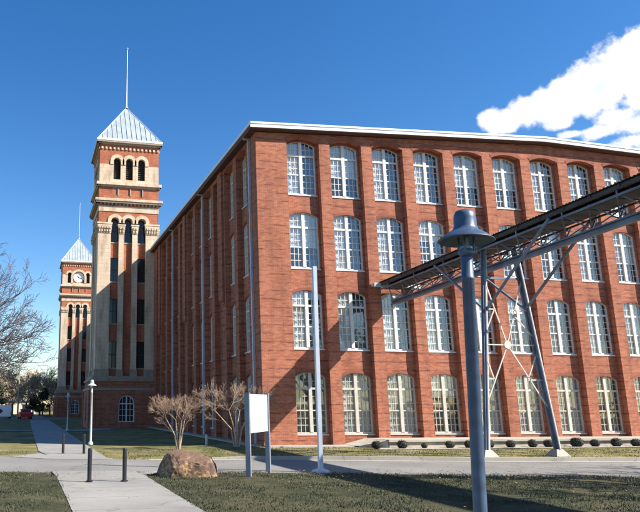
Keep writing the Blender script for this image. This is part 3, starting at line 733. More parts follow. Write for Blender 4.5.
    for a, b, (o0, o1, s0, sp) in segs_:
        arch_plate(ST, T, a, b, 22.66, min(zst, sp), o0, o1, s0, sp+1, .01, 0, .5, SM, SM, sill=True) if False else None
        # stone lower part as jamb blocks, brick above
        ST.box((a, 0, 22.66), (b, .3, s0), SM, T)
        ST.box((a, 0, s0), (o0, .3, zst), SM, T); ST.box((o1, 0, s0), (b, .3, zst), SM, T)
        arch_plate(W, T, a, b, zst, 26.2, o0, o1, zst, sp, (o1-o0)/2-.001, .0, .5, BT, SM, sill=False)
        arch_ring(ST, T, (o0+o1)/2, (o1-o0)/2, sp, (o1-o0)/2-.001, .33, -.06, .1, SM, drop=sp-zst+.02)
        lv = MB(); lv.box((o0-.02, .34, s0), (o1+.02, .38, sp+.36), MAT['black'], T)
        for j in range(9): lv.face([T(o0, .22, s0+.08+j*.2), T(o1, .22, s0+.08+j*.2), T(o1, .342, s0+.22+j*.2), T(o0, .342, s0+.22+j*.2)], MAT['louvre'])
        lv.build('louvre', t)
    if clock:
        arch_ring(ST, T, 0, 1.0, 24.1, .999, .36, -.07, .1, SM, drop=1.1)
        W.box((-1.0, .30, 22.9), (1.0, .34, 25.15), BT, T)
    # dentils and eave
    for k in range(15): ST.box((-H+.12+k*.385, -.10, 26.0), (-H+.30+k*.385, .02, 26.2), SM, T)
    W.box((-H, -.02, 26.2), (H, .2, 26.46), BT, T)
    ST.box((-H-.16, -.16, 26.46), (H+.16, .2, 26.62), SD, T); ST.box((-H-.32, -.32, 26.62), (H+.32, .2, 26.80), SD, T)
def make_tower(loc, label, clock):
    t = thing('brick_tower', loc, label, 'tower')
    W = MB(); ST = MB(); H = 2.85
    for k in range(4):
        a = R_(90)*k; c, s = round(math.cos(a)), round(math.sin(a))
        def T(u, w_, z, c=c, s=s):
            x, y = u*.999, -(H-w_); return (x*c-y*s, x*s+y*c, z)
        tower_face(W, ST, T, clock, t)
        # plinth with its round headed window, base mouldings
        Hp = 3.3
        def T2(u, w_, z, c=c, s=s):
            x, y = u*.999, -(Hp-w_); return (x*c-y*s, x*s+y*c, z)
        arch_plate(W, T2, -Hp, Hp, 0, 3.3, -.72, .72, .58, 2.16, .719, 0, .3, MAT['brick'], seg=14)
        ST.box((-Hp-.05, -.05, 3.3), (Hp+.05, .4, 3.52), SD, T2)
        W.face([T2(-Hp+.12, .12, 3.52), T2(Hp-.12, .12, 3.52), T2(Hp-.12, .12, 4.1), T2(-Hp+.12, .12, 4.1)], MAT['brick'])
        ST.box((-Hp, 0, 4.08), (Hp, .5, 4.28), SD, T2); ST.box((-Hp+.18, .18, 4.28), (Hp-.18, .6, 4.42), SD, T2); ST.box((-Hp+.26, .26, 4.42), (Hp-.26, .6, 4.56), SD, T2)
        for sx in (-1, 1): W.box((min(sx*Hp, sx*(Hp-.5)), -.08, 0), (max(sx*Hp, sx*(Hp-.5)), 0-.004, 3.3), MAT['brick'], T2)
        W.box((-Hp, -.1, 0), (Hp, -.004, .35), SD, T2) if False else None
    W.build('wall', t); ST.build('stonework', t)
    # pyramid roof with seams
    rf = MB(); zb, za, e = 26.8, 31.75, H+.22
    C = [(-e, -e), (e, -e), (e, e), (-e, e)]
    rf.box((-e-.12, -e-.12, zb), (e+.12, e+.12, zb+.2), MAT['fascia'])
    zb += .2
    for i in range(4):
        a, b = C[i], C[(i+1) % 4]
        rf.face([(a[0], a[1], zb), (b[0], b[1], zb), (0, 0, za)], MAT['seam'])
        n = 13
        for j in range(1, n):
            f = j/n; x = a[0]+(b[0]-a[0])*f; y = a[1]+(b[1]-a[1])*f; tt = 1-abs(2*f-1)
            xe = x+(0-(a[0]+b[0])/2)*tt; ye = y+(0-(a[1]+b[1])/2)*tt
            rf.bar((x, y, zb+.02), (xe, ye, zb+(za-zb)*tt), .035, .09, MAT['seam'])
        rf.tube((a[0], a[1], zb), (0, 0, za), .06, .05, MAT['spout'], 6)
    rf.build('roof', t)
    sp = MB(); sp.tube((0, 0, za-.2), (0, 0, 34.9), .075, .06, MAT['spout'], 8); sp.tube((0, 0, 34.9), (0, 0, 38.3), .05, .03, MAT['spout'], 8)
    sp.lathe((0, 0, 38.3), [(0, -.02), (.09, .03), (.11, .1), (.07, .17), (0, .2)], MAT['spout'], 10); sp.lathe((0, 0, za-.1), [(.22, 0), (.16, .15), (.07, .22)], MAT['spout'], 10)
    sp.build('flagpole', t)
    # plinth windows
    for k in range(4):
        a = R_(90)*k
        wn = MB(); M = MAT['white']
        for sx in (-1, 1): wn.box((min(sx*.72, sx*.62), 0, 0), (max(sx*.72, sx*.62), .08, 1.6), M)
        arch_ring(wn, Tf, 0, .62, 1.58, .619, .10, 0, .08, M, seg=16)
        wn.box((-.72, -.03, -.06), (.72, .08, .07), M); wn.box((-.06, -.02, .07), (.06, .08, 2.25), M); wn.box((-.62, -.01, 1.52), (.62, .08, 1.61), M)
        for x in (-.34, .34): wn.box((x-.02, .02, .07), (x+.02, .06, 2.08), M)
        for z in (.55, 1.05): wn.box((-.62, .02, z-.02), (.62, .06, z+.02), M)
        o = wn.build('window', t); o.rotation_euler = (0, 0, a); c, s = math.cos(a), math.sin(a)
        o.location = (3.16*s, -3.16*c, .58)
        gp = MB(); gp.face([(-.66, .1, 0), (.66, .1, 0), (.66, .1, 1.6), (.45, .1, 2.05), (0, .1, 2.24), (-.45, .1, 2.05), (-.66, .1, 1.6)], MAT['car_glass']); gp.build('glass_pane', o)
    if clock:
        for k in range(4):
            a = R_(90)*k; c, s = math.cos(a), math.sin(a)
            ck = MB(); n = 40
            ck.tube((0, .06, 0), (0, -.02, 0), .93, .93, MAT['clock'], 40)
            for j in range(n): pass
            o = ck.build('clock_face', t); o.rotation_euler = (0, 0, a); o.location = (2.62*s, -2.62*c, 24.07)
            hd = MB()
            def hand(ang, ln, wd):
                hd.bar((0, -.045, 0), (math.sin(ang)*ln, -.045, math.cos(ang)*ln), .02, wd, MAT['black'])
            hd.bar((0, -.05, .0), (.62*math.sin(R_(112)), -.05, .62*math.cos(R_(112))), .03, .09, MAT['black'])
            hd.bar((0, -.045, 0), (.42*math.sin(R_(-35)), -.045, .42*math.cos(R_(-35))), .03, .09, MAT['black'])
            hd.tube((0, -.03, 0), (0, -.07, 0), .07, .07, MAT['black'], 12)
            hd.build('clock_hand', o)
            tk = MB()
            for j in range(12):
                q = R_(30)*j; tk.bar((.74*math.sin(q), -.026, .74*math.cos(q)), (.88*math.sin(q), -.026, .88*math.cos(q)), .012, .05, MAT['black'])
            tk.build('hour_mark', o)
    return t
make_tower((-2.47, 32.05, 0), 'near tall brick and cream stone tower with a pointed metal roof beside the mill', False)
make_tower((-3.10, 88.9, 0), 'far brick and cream stone tower with a white clock under its pointed roof', True)

# ------------------------------------------------------------------ conveyor bridge and its trestle
SX = .05; KZ = .055
def bp(x, y, dz=0):   # a point of the bridge: x at the wall, y out from the wall (negative), slowly climbing and drifting
    return (x+SX*abs(y), y, 8.10+KZ*abs(y)+dz)
XL, XR, XC = 6.32, 7.95, 7.02; YE = -44
bridge = thing('conveyor_bridge', (7.2, 0, 0), 'long dark steel truss conveyor bridge reaching from the mill front overhead', 'bridge')
bridge.location = (0, 0, 0)
BS, DS = MAT['blue_steel'], MAT['dark_steel']
dk = MB()
ys = [-i*.55 for i in range(int(-YE/.55)+1)]
# corrugated roof sheet: ridges across, so its edge is toothed
for a, b in zip(ys, ys[1:]):
    n = 4
    for k in range(n):
        y0 = a+(b-a)*k/n; y1 = a+(b-a)*(k+1)/n; ym = (y0+y1)/2
        p0, q0 = bp(XL-.06, y0, .06), bp(XR+.06, y0, .06); pm_, qm = bp(XL-.06, ym, .095), bp(XR+.06, ym, .095); p1, q1 = bp(XL-.06, y1, .06), bp(XR+.06, y1, .06)
        dk.face([p0, q0, qm, pm_], DS); dk.face([pm_, qm, q1, p1], DS)
dk.build('roof_sheet', bridge)
un = MB(); un.bar(bp(XL+.1, 0, -.02), bp(XL+.1, YE, -.02), .12, .13, DS); un.bar(bp(XR-.1, 0, -.02), bp(XR-.1, YE, -.02), .12, .13, DS)
for y in ys[::2]: un.bar(bp(XL, y, .0), bp(XR, y, .0), .06, .09, DS)
un.bar(bp(XL+.62, 0, -.05), bp(XL+.62, YE, -.05), .08, .1, DS); un.bar(bp(XL+1.2, 0, -.05), bp(XL+1.2, YE, -.05), .08, .1, DS)
un.build('deck_beam', bridge)
# left rail under the roof edge, and the belt trough
rl = MB(); rl.bar(bp(XL+.12, 0, -.26), bp(XL+.12, YE, -.26), .05, .07, BS)
rl.bar(bp(XR-.1, 0, -.2), bp(XR-.1, YE, -.2), .05, .06, DS)
rl.build('side_rail', bridge)
tr = MB(); P0 = bp(XL+.35, 0, -.26); 
for y0, y1 in ((0, YE),):
    a, b, c, d = bp(XL+.45, y0, -.2), bp(XR-.35, y0, -.2), bp(XR-.35, y1, -.2), bp(XL+.45, y1, -.2); tr.face([a, b, c, d], DS)
    a, b, c, d = bp(XL+.45, y0, -.2), bp(XL+.45, y0, -.08), bp(XL+.45, y1, -.08), bp(XL+.45, y1, -.2); tr.face([a, b, c, d], DS)
tr.build('belt_trough', bridge)
ch = MB(); ch.bar(bp(XC-.0, -.25, -.86), bp(XC, YE, -.86), .2, .05, BS); ch.bar(bp(XC, -.25, -1.05), bp(XC, YE, -1.05), .2, .05, BS); ch.bar(bp(XC+.03, -.25, -.955), bp(XC+.03, YE, -.955), .05, .16, BS)
ch.build('bottom_chord', bridge)
wb = MB(); step = 1.1; n = int(-YE/step)
for i in range(n):
    y0 = -.35-i*step; y1 = y0-step/2; y2 = y0-step
    for X0 in (XL+.12, XR-.1):
        wb.bar(bp(XC, y0, -.84), bp(X0, y1, -.2), .04, .04, BS); wb.bar(bp(X0, y1, -.2), bp(XC, y2, -.84), .04, .04, BS)
        if i % 2 == 0: wb.bar(bp(X0, y1, -.36), bp(X0, y1, .0), .045, .05, BS)
    wb.bar(bp(XL+.12, y1, -.36), bp(XR-.1, y1, -.36), .04, .04, DS)
wb.build('truss_web', bridge)
wbm = MB(); wbm.box((6.02, -.36, 8.02), (8.6, -.005, 8.14), MAT['lamp_white']); wbm.box((6.02, -.40, 7.94), (8.6, -.34, 8.17), MAT['lamp_white']); wbm.build('wall_beam', bridge)

def trestle(y, xc, label):
    """two legged steel bent standing at depth y, numbers measured for the one at -7.7"""
    t = thing('steel_trestle', (xc, y, .12), label, 'bridge support', 'steel trestles carrying the conveyor bridge')
    o = lambda x, z, dy=0: (x-7.7, dy, z-.12)
    top = 8.1+KZ*abs(y)
    for sx, xb, xt in ((-1, 6.2, 6.95), (1, 9.32, 8.36)):
        lg = MB()
        wl_ = .09 if sx < 0 else .14
        for dy in (-.09, .09): lg.bar(o(xb, .30, dy), o(xt, top-.05, dy), .04, wl_, BS)
        lg.bar(o(xb-.02, .30), o(xt-.02, top-.05), .17, .03, BS)
        lg.bar(o(xb+wl_/2+.015, .30), o(xt+wl_/2+.015, top-.05), .2, .025, MAT['rod'])
        lg.build('leg', t)
        ft = MB(); z0, z1 = -.14, .26
        a, b = .42, .14; cx = xb-7.7
        P = [(cx-a, -a, z0), (cx+a, -a, z0), (cx+a, a, z0), (cx-a, a, z0), (cx-b, -b, z1), (cx+b, -b, z1), (cx+b, b, z1), (cx-b, b, z1)]
        for f in ((0, 3, 2, 1), (4, 5, 6, 7), (0, 1, 5, 4), (1, 2, 6, 5), (2, 3, 7, 6), (3, 0, 4, 7)): ft.face([P[j] for j in f], MAT['concrete'])
        ft.build('footing', t)
    xl = lambda z: 6.2+(6.95-6.2)*(z-.3)/(top-.35); xr = lambda z: 9.32+(8.36-9.32)*(z-.3)/(top-.35)
    br = MB(); RD = MAT['rod']; pc = (7.6, 4.4)
    L_ = [((xl(7.1), 7.1), pc), ((xr(7.0), 7.0), pc), (pc, (xl(1.95), 1.95)), (pc, (xr(1.95), 1.95)), ((xl(4.4), 4.4), pc), (pc, (xr(4.4), 4.4)),
          ((xl(5.82), 5.82), (7.17, 5.82)), ((7.17, 5.82), (xl(4.75), 4.75)), ((7.85, 5.8), (xr(5.8), 5.8)), ((7.85, 5.8), (xr(4.75), 4.75)),
          ((xl(4.05), 4.05), (6.85, 3.06)), ((xl(3.06), 3.06), (6.85, 3.06)), ((xr(4.05), 4.05), (8.35, 3.03)), ((8.35, 3.03), (xr(3.03), 3.03))]
    for (a, b) in L_: br.bar(o(*a), o(*b), .04, .045, RD)
    br.build('brace_rod', t)
    pl = MB(); pl.tube(o(pc[0], pc[1], -.04), o(pc[0], pc[1], .04), .17, .17, RD, 8); pl.build('gusset_plate', t)
    cp = MB(); cp.bar(o(6.6, top-.1), o(8.7, top-.1), .25, .2, BS); cp.bar(o(xl(7.1), 7.1), o(xr(7.1), 7.1), .08, .08, BS); cp.build('cap_beam', t)
    for (xa, za, xb, yb, zb) in ((6.78, 5.75, 6.75, -3.9, .21), (6.78, 5.75, 6.55, 2.85, -.13), (8.62, 5.85, 8.45, -3.9, .21), (8.62, 5.85, 8.35, 2.85, -.13)):
        kn = MB(); kn.bar(o(xa, za), (xb-7.7, yb, top-.22+zb-.12), .07, .085, BS); kn.build('knee_brace', t)
    return t
trestle(-7.7, 7.7, 'splayed blue-grey steel trestle with pale cross rods holding the conveyor bridge')
# ------------------------------------------------------------------ lamps
def lamp_post(loc, ht, label, body, shade, lean=(0, 0), slim=1.0, grp='footpath lamps'):
    t = thing('street_lamp', loc, label, 'street lamp', grp); t.rotation_euler = (lean[0], lean[1], 0)
    p = MB(); p.lathe((0, 0, 0), [(.13*slim, 0), (.13*slim, .10), (.075*slim, .16), (.056*slim, .2), (.052*slim, ht-.66), (.057*slim, ht-.655), (.057*slim, ht-.635), (.051*slim, ht-.63), (.051*slim, ht-.46), (.045, ht-.44), (0, ht-.44)], body, 20)
    p.build('pole', t, smooth=True)
    s_ = MB(); s_.lathe((0, 0, ht), [(0, 0), (.045, -.004), (.078, -.02), (.092, -.05), (.097, -.09), (.098, -.165), (.108, -.19), (.14, -.215), (.19, -.25), (.237, -.288), (.243, -.296), (.237, -.30), (.19, -.272), (.13, -.255), (.0, -.25)], shade, 36)
    s_.build('lamp_shade', t, smooth=True)
    ln = MB(); ln.lathe((0, 0, ht), [(.060, -.27), (.062, -.375), (.05, -.39), (0, -.39)], MAT['glass'], 8)
    ln.lathe((0, 0, ht), [(.02, -.27), (.024, -.33), (0, -.345)], MAT['lamp_white'], 8)
    l = ln.build('lantern_glass', t)
    cg = MB()
    for k in range(4):
        a = R_(45+90*k); c, s = math.cos(a), math.sin(a); cg.bar((c*.066, s*.066, ht-.26), (c*.066, s*.066, ht-.42), .012, .012, body)
    cg.lathe((0, 0, ht), [(.07, -.40), (.07, -.42), (.04, -.44), (0, -.44)], body, 12)
    cg.build('lantern_cage', t)
    return t
lamp_post((-7.42, -26.2, .05), 3.71, 'near slate-blue lamp post with a bell shade in front of the trestle', MAT['shade_blue'], MAT['shade_blue'], lean=(0, R_(2.7)))
lamp_post((-7.8, 4.42, .02), 3.28, 'white lamp post beside the footpath in front of the near tower', MAT['lamp_white'], MAT['lamp_white'])
lamp_post((-7.85, 24.2, .02), 2.95, 'shaded grey lamp post beside the footpath before the far tower', MAT['galv'], MAT['galv'])

# ------------------------------------------------------------------ bollards, poles, sign
def bollard(x, y, h, label, z=0):
    mb = MB(); mb.lathe((0, 0, 0), [(.10, 0), (.10, .015), (.056, .02), (.056, h-.03), (.05, h-.008), (.03, h), (0, h)], MAT['black_post'], 16)
    o = mb.build('bollard', smooth=False, loc=(x, y, z)); tag(o, label, 'bollard', 'black bollards where the footpath meets the lane')
bollard(-9.43, -13.2, .83, 'black bollard left on the footpath on the near side of the lane', .07)
bollard(-8.52, -13.25, .83, 'black bollard on the near side of the lane, closer to the boulder', .07)
bollard(-9.52, -1.8, .80, 'black bollard left on the path on the far side of the lane')
bollard(-8.66, -2.0, .80, 'black bollard on the far side of the lane below the white lamp post')
pp = thing('metal_pole', (-2.16, -11.25, .0), 'tall plain blue-grey metal pole standing at the lane edge in front of the mill', 'pole')
pp.rotation_euler = (0, R_(.8), 0)
q = MB(); q.box((-.062, -.062, .06), (.062, .062, 6.46), MAT['galv']); q.build('post', pp)
q = MB(); q.lathe((0, 0, 0), [(.27, 0), (.27, .06), (.12, .12), (0, .12)], MAT['galv'], 16); q.build('base_plate', pp)
sg = thing('blank_sign', (-4.3, -11.75, .03), 'blank white sign panel between two square grey-white posts', 'sign')
A_ = Vector((-4.92, -12.62, 0)); B2 = Vector((-3.72, -10.9, 0)); c0 = Vector((-4.3, -11.75, .03)); dv = (B2-A_).normalized()
for P_, hh in ((A_, 2.31), (B2, 2.34)):
    q = MB(); d = P_-c0; nrm = Vector((dv.y, -dv.x, 0))
    def Tq(a, b, z, d=d): v = d+dv*a+nrm*b; return (v.x, v.y, z)
    q.box((-.055, -.07, -.03), (.055, .07, hh), MAT['galv'], Tq); q.box((-.06, -.075, hh), (.06, .075, hh+.02), MAT['lamp_white'], Tq)
    for zz in (1.3, 2.2): q.box((-.03, -.082, zz), (.0, -.071, zz+.03), MAT['dark_steel'], Tq); q.build('post', sg)
q = MB(); d = A_-c0; LN = (B2-A_).length
def Tp(a, b, z): v = d+dv*a+nrm*b; return (v.x, v.y, z)
q.box((.06, -.03, 1.2), (LN-.06, .03, 2.3), MAT['panel_white'], Tp); q.build('panel', sg)
q = MB(); q.lathe((0, 0, 0), [(.06, 0), (.06, .46), (.05, .49), (0, .49)], MAT['lamp_white'], 12); tag(q.build('marker_post', loc=(-2.3, 1.95, hN(-2.3))), 'short white marker post on the lawn between the two small bare trees', 'post')

# ------------------------------------------------------------------ boulder
import bmesh
bm = bmesh.new(); bmesh.ops.create_icosphere(bm, subdivisions=6, radius=1)
planes = [(Vector((.15, -.35, 1)).normalized(), .60), (Vector((-.9, -.4, .35)).normalized(), .74), (Vector((.1, -1, -.1)).normalized(), .66), (Vector((.95, -.2, .25)).normalized(), .78),
          (Vector((-.4, -.6, .75)).normalized(), .74), (Vector((.5, .6, .6)).normalized(), .72), (Vector((0, 1, .1)).normalized(), .7), (Vector((.6, -.8, .15)).normalized(), .74), (Vector((-.5, .8, .3)).normalized(), .75)]
for v in bm.verts:
    p = v.co.copy()
    for n_, d_ in planes:
        t_ = p.dot(n_)
        if t_ > d_: p -= n_*(t_-d_)*.9
    q_ = v.co*2.2
    p += v.co*(.045*noise.fractal(q_, 1.0, 2.0, 6)+.012*noise.noise(q_*4))
    p.x *= .93; p.y *= .62; p.z *= .70
    if p.z < 0: p.x *= 1+.05*p.z
    v.co = p
me = bpy.data.meshes.new('boulder'); bm.to_mesh(me); bm.free()
m, nt, b = new_mat('boulder_stone'); L = nt.links.new
tcn = N(nt, 'ShaderNodeTexCoord'); g_ = N(nt, 'ShaderNodeNewGeometry')
n1 = N(nt, 'ShaderNodeTexNoise'); n1.inputs['Scale'].default_value = 2.2; n1.inputs['Detail'].default_value = 10; n1.inputs['Roughness'].default_value = .7; L(tcn.outputs['Object'], n1.inputs['Vector'])
n2 = N(nt, 'ShaderNodeTexNoise'); n2.inputs['Scale'].default_value = 11; n2.inputs['Detail'].default_value = 8; L(tcn.outputs['Object'], n2.inputs['Vector'])
r1 = ramp(nt, [(.35, (.12, .07, .04)), (.5, (.34, .20, .10)), (.68, (.50, .34, .19))], n2.outputs['Fac'])
r2 = ramp(nt, [(.44, (0, 0, 0)), (.56, (1, 1, 1))], n1.outputs['Fac'])
mxr = N(nt, 'ShaderNodeMix', data_type='RGBA'); L(r2.outputs[0], mxr.inputs[0]); L(r1.outputs[0], mxr.inputs[6]); mxr.inputs[7].default_value = (.10, .06, .045, 1)
sn_ = N(nt, 'ShaderNodeSeparateXYZ'); L(g_.outputs['Normal'], sn_.inputs[0])
tp_ = N(nt, 'ShaderNodeMath', operation='MULTIPLY_ADD'); L(n1.outputs['Fac'], tp_.inputs[0]); tp_.inputs[1].default_value = .9; L(sn_.outputs['Z'], tp_.inputs[2])
tr_ = ramp(nt, [(.0, (0, 0, 0)), (1.0, (1, 1, 1))]); mr_ = N(nt, 'ShaderNodeMapRange'); mr_.inputs[1].default_value = 1.05; mr_.inputs[2].default_value = 1.3; L(tp_.outputs[0], mr_.inputs[0]); L(mr_.outputs[0], tr_.inputs[0])
mx2 = N(nt, 'ShaderNodeMix', data_type='RGBA'); L(tr_.outputs[0], mx2.inputs[0]); L(mxr.outputs[2], mx2.inputs[6]); mx2.inputs[7].default_value = (.13, .075, .05, 1)   # brown lichen crust on the top
L(mx2.outputs[2], b.inputs['Base Color']); b.inputs['Roughness'].default_value = .9
bpn = N(nt, 'ShaderNodeBump'); bpn.inputs['Strength'].default_value = .6; bpn.inputs['Distance'].default_value = .02; L(n2.outputs['Fac'], bpn.inputs['Height']); L(bpn.outputs[0], b.inputs['Normal'])
me.materials.append(m)
for p in me.polygons: p.use_smooth = True
bo = bpy.data.objects.new('boulder', me); col.objects.link(bo); bo.location = (-6.5, -12.05, .16); bo.rotation_euler = (0, 0, R_(-8))
tag(bo, 'large brown angular boulder on the grass beside the footpath', 'boulder')

# ------------------------------------------------------------------ round shrubs before the terrace
def leaf_ball(mb, c, r, n, mat, sq=.85, size=.035, rng=random):
    for _ in range(n):
        d = Vector((rng.gauss(0, 1), rng.gauss(0, 1), rng.gauss(0, 1))).normalized(); rr = r*(rng.uniform(.55, 1.04))
        p = Vector(c)+Vector((d.x*rr, d.y*rr, d.z*rr*sq)); a = Vector((rng.gauss(0, 1), rng.gauss(0, 1), rng.gauss(0, 1))).normalized(); b = a.cross(d)
        if b.length < .1: continue
        b.normalize(); s = size*rng.uniform(.6, 1.3); mb.face([p-a*s, p+b*s*.6, p+a*s, p-b*s*.6], mat)
shr = [(376.7, .24), (402.5, .25), (424.5, .17), (450, .22), (469.5, .24), (490, .24), (511, .24), (533, .24), (549, .25), (577, .29), (595.6, .25), (617, .26), (637, .26)]
f_px = 673.02
def ground_pt(px, y_plane):
    d = r3*(px-164.26)+f2*f_px-u3*(447-256); t_ = (y_plane-CAM.y)/d.y; p = CAM+d*t_; return p.x
vers = []
for k in range(3):
    mb = MB(); rg = random.Random(50+k)
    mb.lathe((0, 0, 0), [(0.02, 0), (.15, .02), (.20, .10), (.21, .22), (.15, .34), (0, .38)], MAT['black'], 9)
    leaf_ball(mb, (0, 0, .2), .25, 1300, MAT['leaf_bush'], .85, .022, rg)
    vers.append(mb)
places = ['first from the left end of the terrace', 'second from the left end of the terrace', 'smallest of the row, third from the left', 'fourth from the left, just past the smallest one', 'just left of the lamp post in view',
          'just right of the lamp post in view', 'left under the trestle cross rods', 'between the trestle legs', 'beside the right trestle leg', 'largest of the row, right of the trestle leg', 'second right of the trestle leg', 'third right of the trestle leg', 'at the right end of the view']
for i, (px, r) in enumerate(shr):
    x = ground_pt(px, -2.62)+.0
    if i < 3: o = vers[i].build('round_shrub')
    else:
        o = src[i % 3].copy(); col.objects.link(o)
    if i == 0: src = []
    if i < 3: src.append(o)
    o.location = (x, -2.62, .13); s = r/.25; o.scale = (s*(1+.12*math.sin(i*2.3)), s*(1+.1*math.cos(i*1.7)), s*(.92+.12*math.sin(i*3.1))); o.rotation_euler = (0, 0, i*1.3)
    tag(o, 'clipped round dark shrub before the terrace, '+places[i], 'shrub', 'clipped round shrubs along the terrace')

# ------------------------------------------------------------------ trees
def limb(mb, p, d, ln, r, depth, maxd, rng, mat, spread, nkids, grav=0, wob=.25, shrink=.68, sides=5, segs=3, rmin=.004, upb=.0):
    pts = [Vector(p)]; dirs = Vector(d).normalized(); cur = Vector(p)
    for i in range(segs):
        dirs = (dirs+Vector((rng.uniform(-wob, wob), rng.uniform(-wob, wob), rng.uniform(-wob, wob)+grav+upb))*.5).normalized()
        nxt = cur+dirs*ln/segs; ra = max(rmin, r*(1-.4*i/segs)); rb = max(rmin, r*(1-.4*(i+1)/segs))
        mb.tube(cur, nxt, ra, rb, mat, sides if depth < 2 else (4 if depth < 3 else 3), caps=False)
        cur = nxt; pts.append(cur)
        if depth < maxd:
            k = nkids if i == segs-1 else (1 if depth > 0 or i > 0 else 0)
            for _ in range(k):
                ax = dirs.cross(Vector((rng.gauss(0, 1), rng.gauss(0, 1), rng.gauss(0, 1)))).normalized()
                nd = (Matrix.Rotation(rng.uniform(.5, 1.2)*spread, 3, ax) @ dirs)
                limb(mb, cur, nd, ln*shrink*rng.uniform(.75, 1.15), rb*rng.uniform(.55, .75), depth+1, maxd, rng, mat, spread, nkids, grav, wob, shrink, sides, segs, rmin, upb)
# crepe myrtles by the corner: several pale stems and a flat topped twiggy crown
def myrtle(loc, stems, top, label, seed, n_tw=3, lean=0, rad=.5):
    rng = random.Random(seed); t = thing('bare_crepe_myrtle', loc, label, 'tree', 'small bare trees by the mill corner')
    tk = MB(); cr = MB()
    for (dx, dy, bend) in stems:
        p = Vector((dx*.12, dy*.12, -.03)); tip = Vector((dx, dy, top*.55)); mid = Vector((dx*.35+bend, dy*.35, top*.27))
        tk.tube(p, mid, .045, .035, MAT['bark'], 8, False); tk.tube(mid, tip, .035, .022, MAT['bark'], 8, False)
        for _ in range(4):
            a = rng.uniform(0, 6.28); d = Vector((math.cos(a)*rad+dx*.6+lean, math.sin(a)*rad+dy*.6, .55))
            limb(cr, tip, d, top*.185, .012, 0, 4, rng, MAT['twig_tan'], .5, n_tw, wob=.22, shrink=.74, rmin=.0028, segs=2, upb=.06)
        limb(cr, mid, Vector((dx*1.5+rng.uniform(-.5, .5), rng.uniform(-.6, .6), .9)), top*.22, .011, 0, 3, rng, MAT['twig_tan'], .5, 3, wob=.22, rmin=.0028, segs=2, upb=.06)
    tk.build('trunk', t, smooth=True); cr.build('crown', t)
    return t
myrtle((-4.15, -.1, hN(-4.15)), [(-.55, .1, .0), (.1, -.15, .0), (.32, .2, .05), (-.1, .2, -.05)], 2.35, 'smaller bare crepe myrtle on the lawn behind the boulder', 3, rad=.55)
myrtle((-1.35, -.05, hN(-1)), [(-1.05, .0, .1), (-.45, -.3, .0), (.25, .25, -.05), (.7, -.05, .0)], 3.0, 'wider bare crepe myrtle on the lawn behind the blank sign', 8, lean=-.05, rad=1.0)

def big_tree(name, loc, ht, seed, label, mats, maxd=5, kids=3, group=None, rmin=.006, spread=.75, r0=.2, lean=(0, 0), shrink=.7, bole=.25):
    rng = random.Random(seed); t = thing(name, loc, label, 'tree', group)
    tk = MB(); cr = MB(); tk.tube((0, 0, -.1), (lean[0]*.3, lean[1]*.3, ht*bole), r0*1.25, r0, mats[0], 10, False); tk.build('trunk', t, smooth=True)
    top = Vector((lean[0]*.3, lean[1]*.3, ht*bole-.05))
    for k in range(5):
        a = R_(72*k)+rng.uniform(-.3, .3); e = rng.uniform(.5, 1.3)
        limb(cr, top, Vector((math.cos(a)+lean[0], math.sin(a)+lean[1], e)), ht*.30, r0*.6, 0, maxd, rng, mats[1], spread, kids, wob=.3, rmin=rmin, shrink=shrink)
    cr.build('crown', t); return t
def sweeping_tree():
    rng = random.Random(5); t = thing('bare_tree', (-15.2, -13.6, .03), 'bare dark-twigged tree reaching in over the lawn at the left edge', 'tree')
    tk = MB(); cr = MB(); D_ = MAT['twig_dark']
    tk.tube((0, 0, -.1), (.25, .1, 2.3), .24, .17, MAT['bark_dark'], 12, False); tk.tube((.25, .1, 2.25), (.3, .0, 4.6), .17, .09, MAT['bark_dark'], 10, False); tk.build('trunk', t, smooth=True)
    ends = [(4.6, -.3, 3.0), (4.2, .2, 2.95), (4.75, .1, 3.7), (4.3, -.5, 3.5), (4.5, .3, 4.15), (4.35, -.2, 4.7), (3.9, .4, 5.1), (3.6, -.4, 5.4), (3.3, .2, 5.0), (3.6, .6, 4.3), (3.5, -.6, 3.8), (3.4, .1, 3.2), (2.4, .8, 6.2), (2.6, -.7, 5.6),
            (-2.5, 1, 4.6), (-3.2, -.4, 3.8), (-1.5, -2, 5.2), (.6, 2.6, 5.0), (.2, -2.8, 4.8), (-1, 1.6, 6.3), (1.2, .6, 6.6)]
    for (ex, ey, ez) in ends:
        st = Vector((.27, .05, rng.uniform(2.4, 3.6))); en = Vector((ex-.62 if ex > 2 else ex, ey, ez+.05)); n = 12; P = []
        for i in range(n+1):
            f = i/n; sag = -.35*math.sin(f*math.pi)
            p = st.lerp(en, f)+Vector((0, 0, sag)); 
            if i: p += Vector((rng.uniform(-.05, .05), rng.uniform(-.09, .09), rng.uniform(-.07, .07)))
            P.append(p)
        for i in range(n):
            r = .040*(1-i/n)+.008; cr.tube(P[i], P[i+1], r, r-.0025, D_, 6, False)
        dm = (en-st).normalized()
        for i in range(3, n+1):
            for _ in range(5):
                d = (dm*rng.uniform(.5, 1.2)+Vector((rng.uniform(-.5, .5), rng.uniform(-.7, .7), rng.uniform(-.12, 1.0)))).normalized()
                limb(cr, P[i].lerp(P[i-1], rng.random()), d, rng.uniform(.35, .62), .010, 0, 2, rng, D_, .7, 2, wob=.4, rmin=.0042, segs=3, shrink=.62)
    cr.build('crown', t)
sweeping_tree()
big_tree('bare_tree', (12.5, -21.5, .03), 11, 33, 'large bare tree beside the lane right of the conveyor bridge', (MAT['bark_dark'], MAT['twig_dark']), maxd=4, kids=3, rmin=.02, r0=.28)

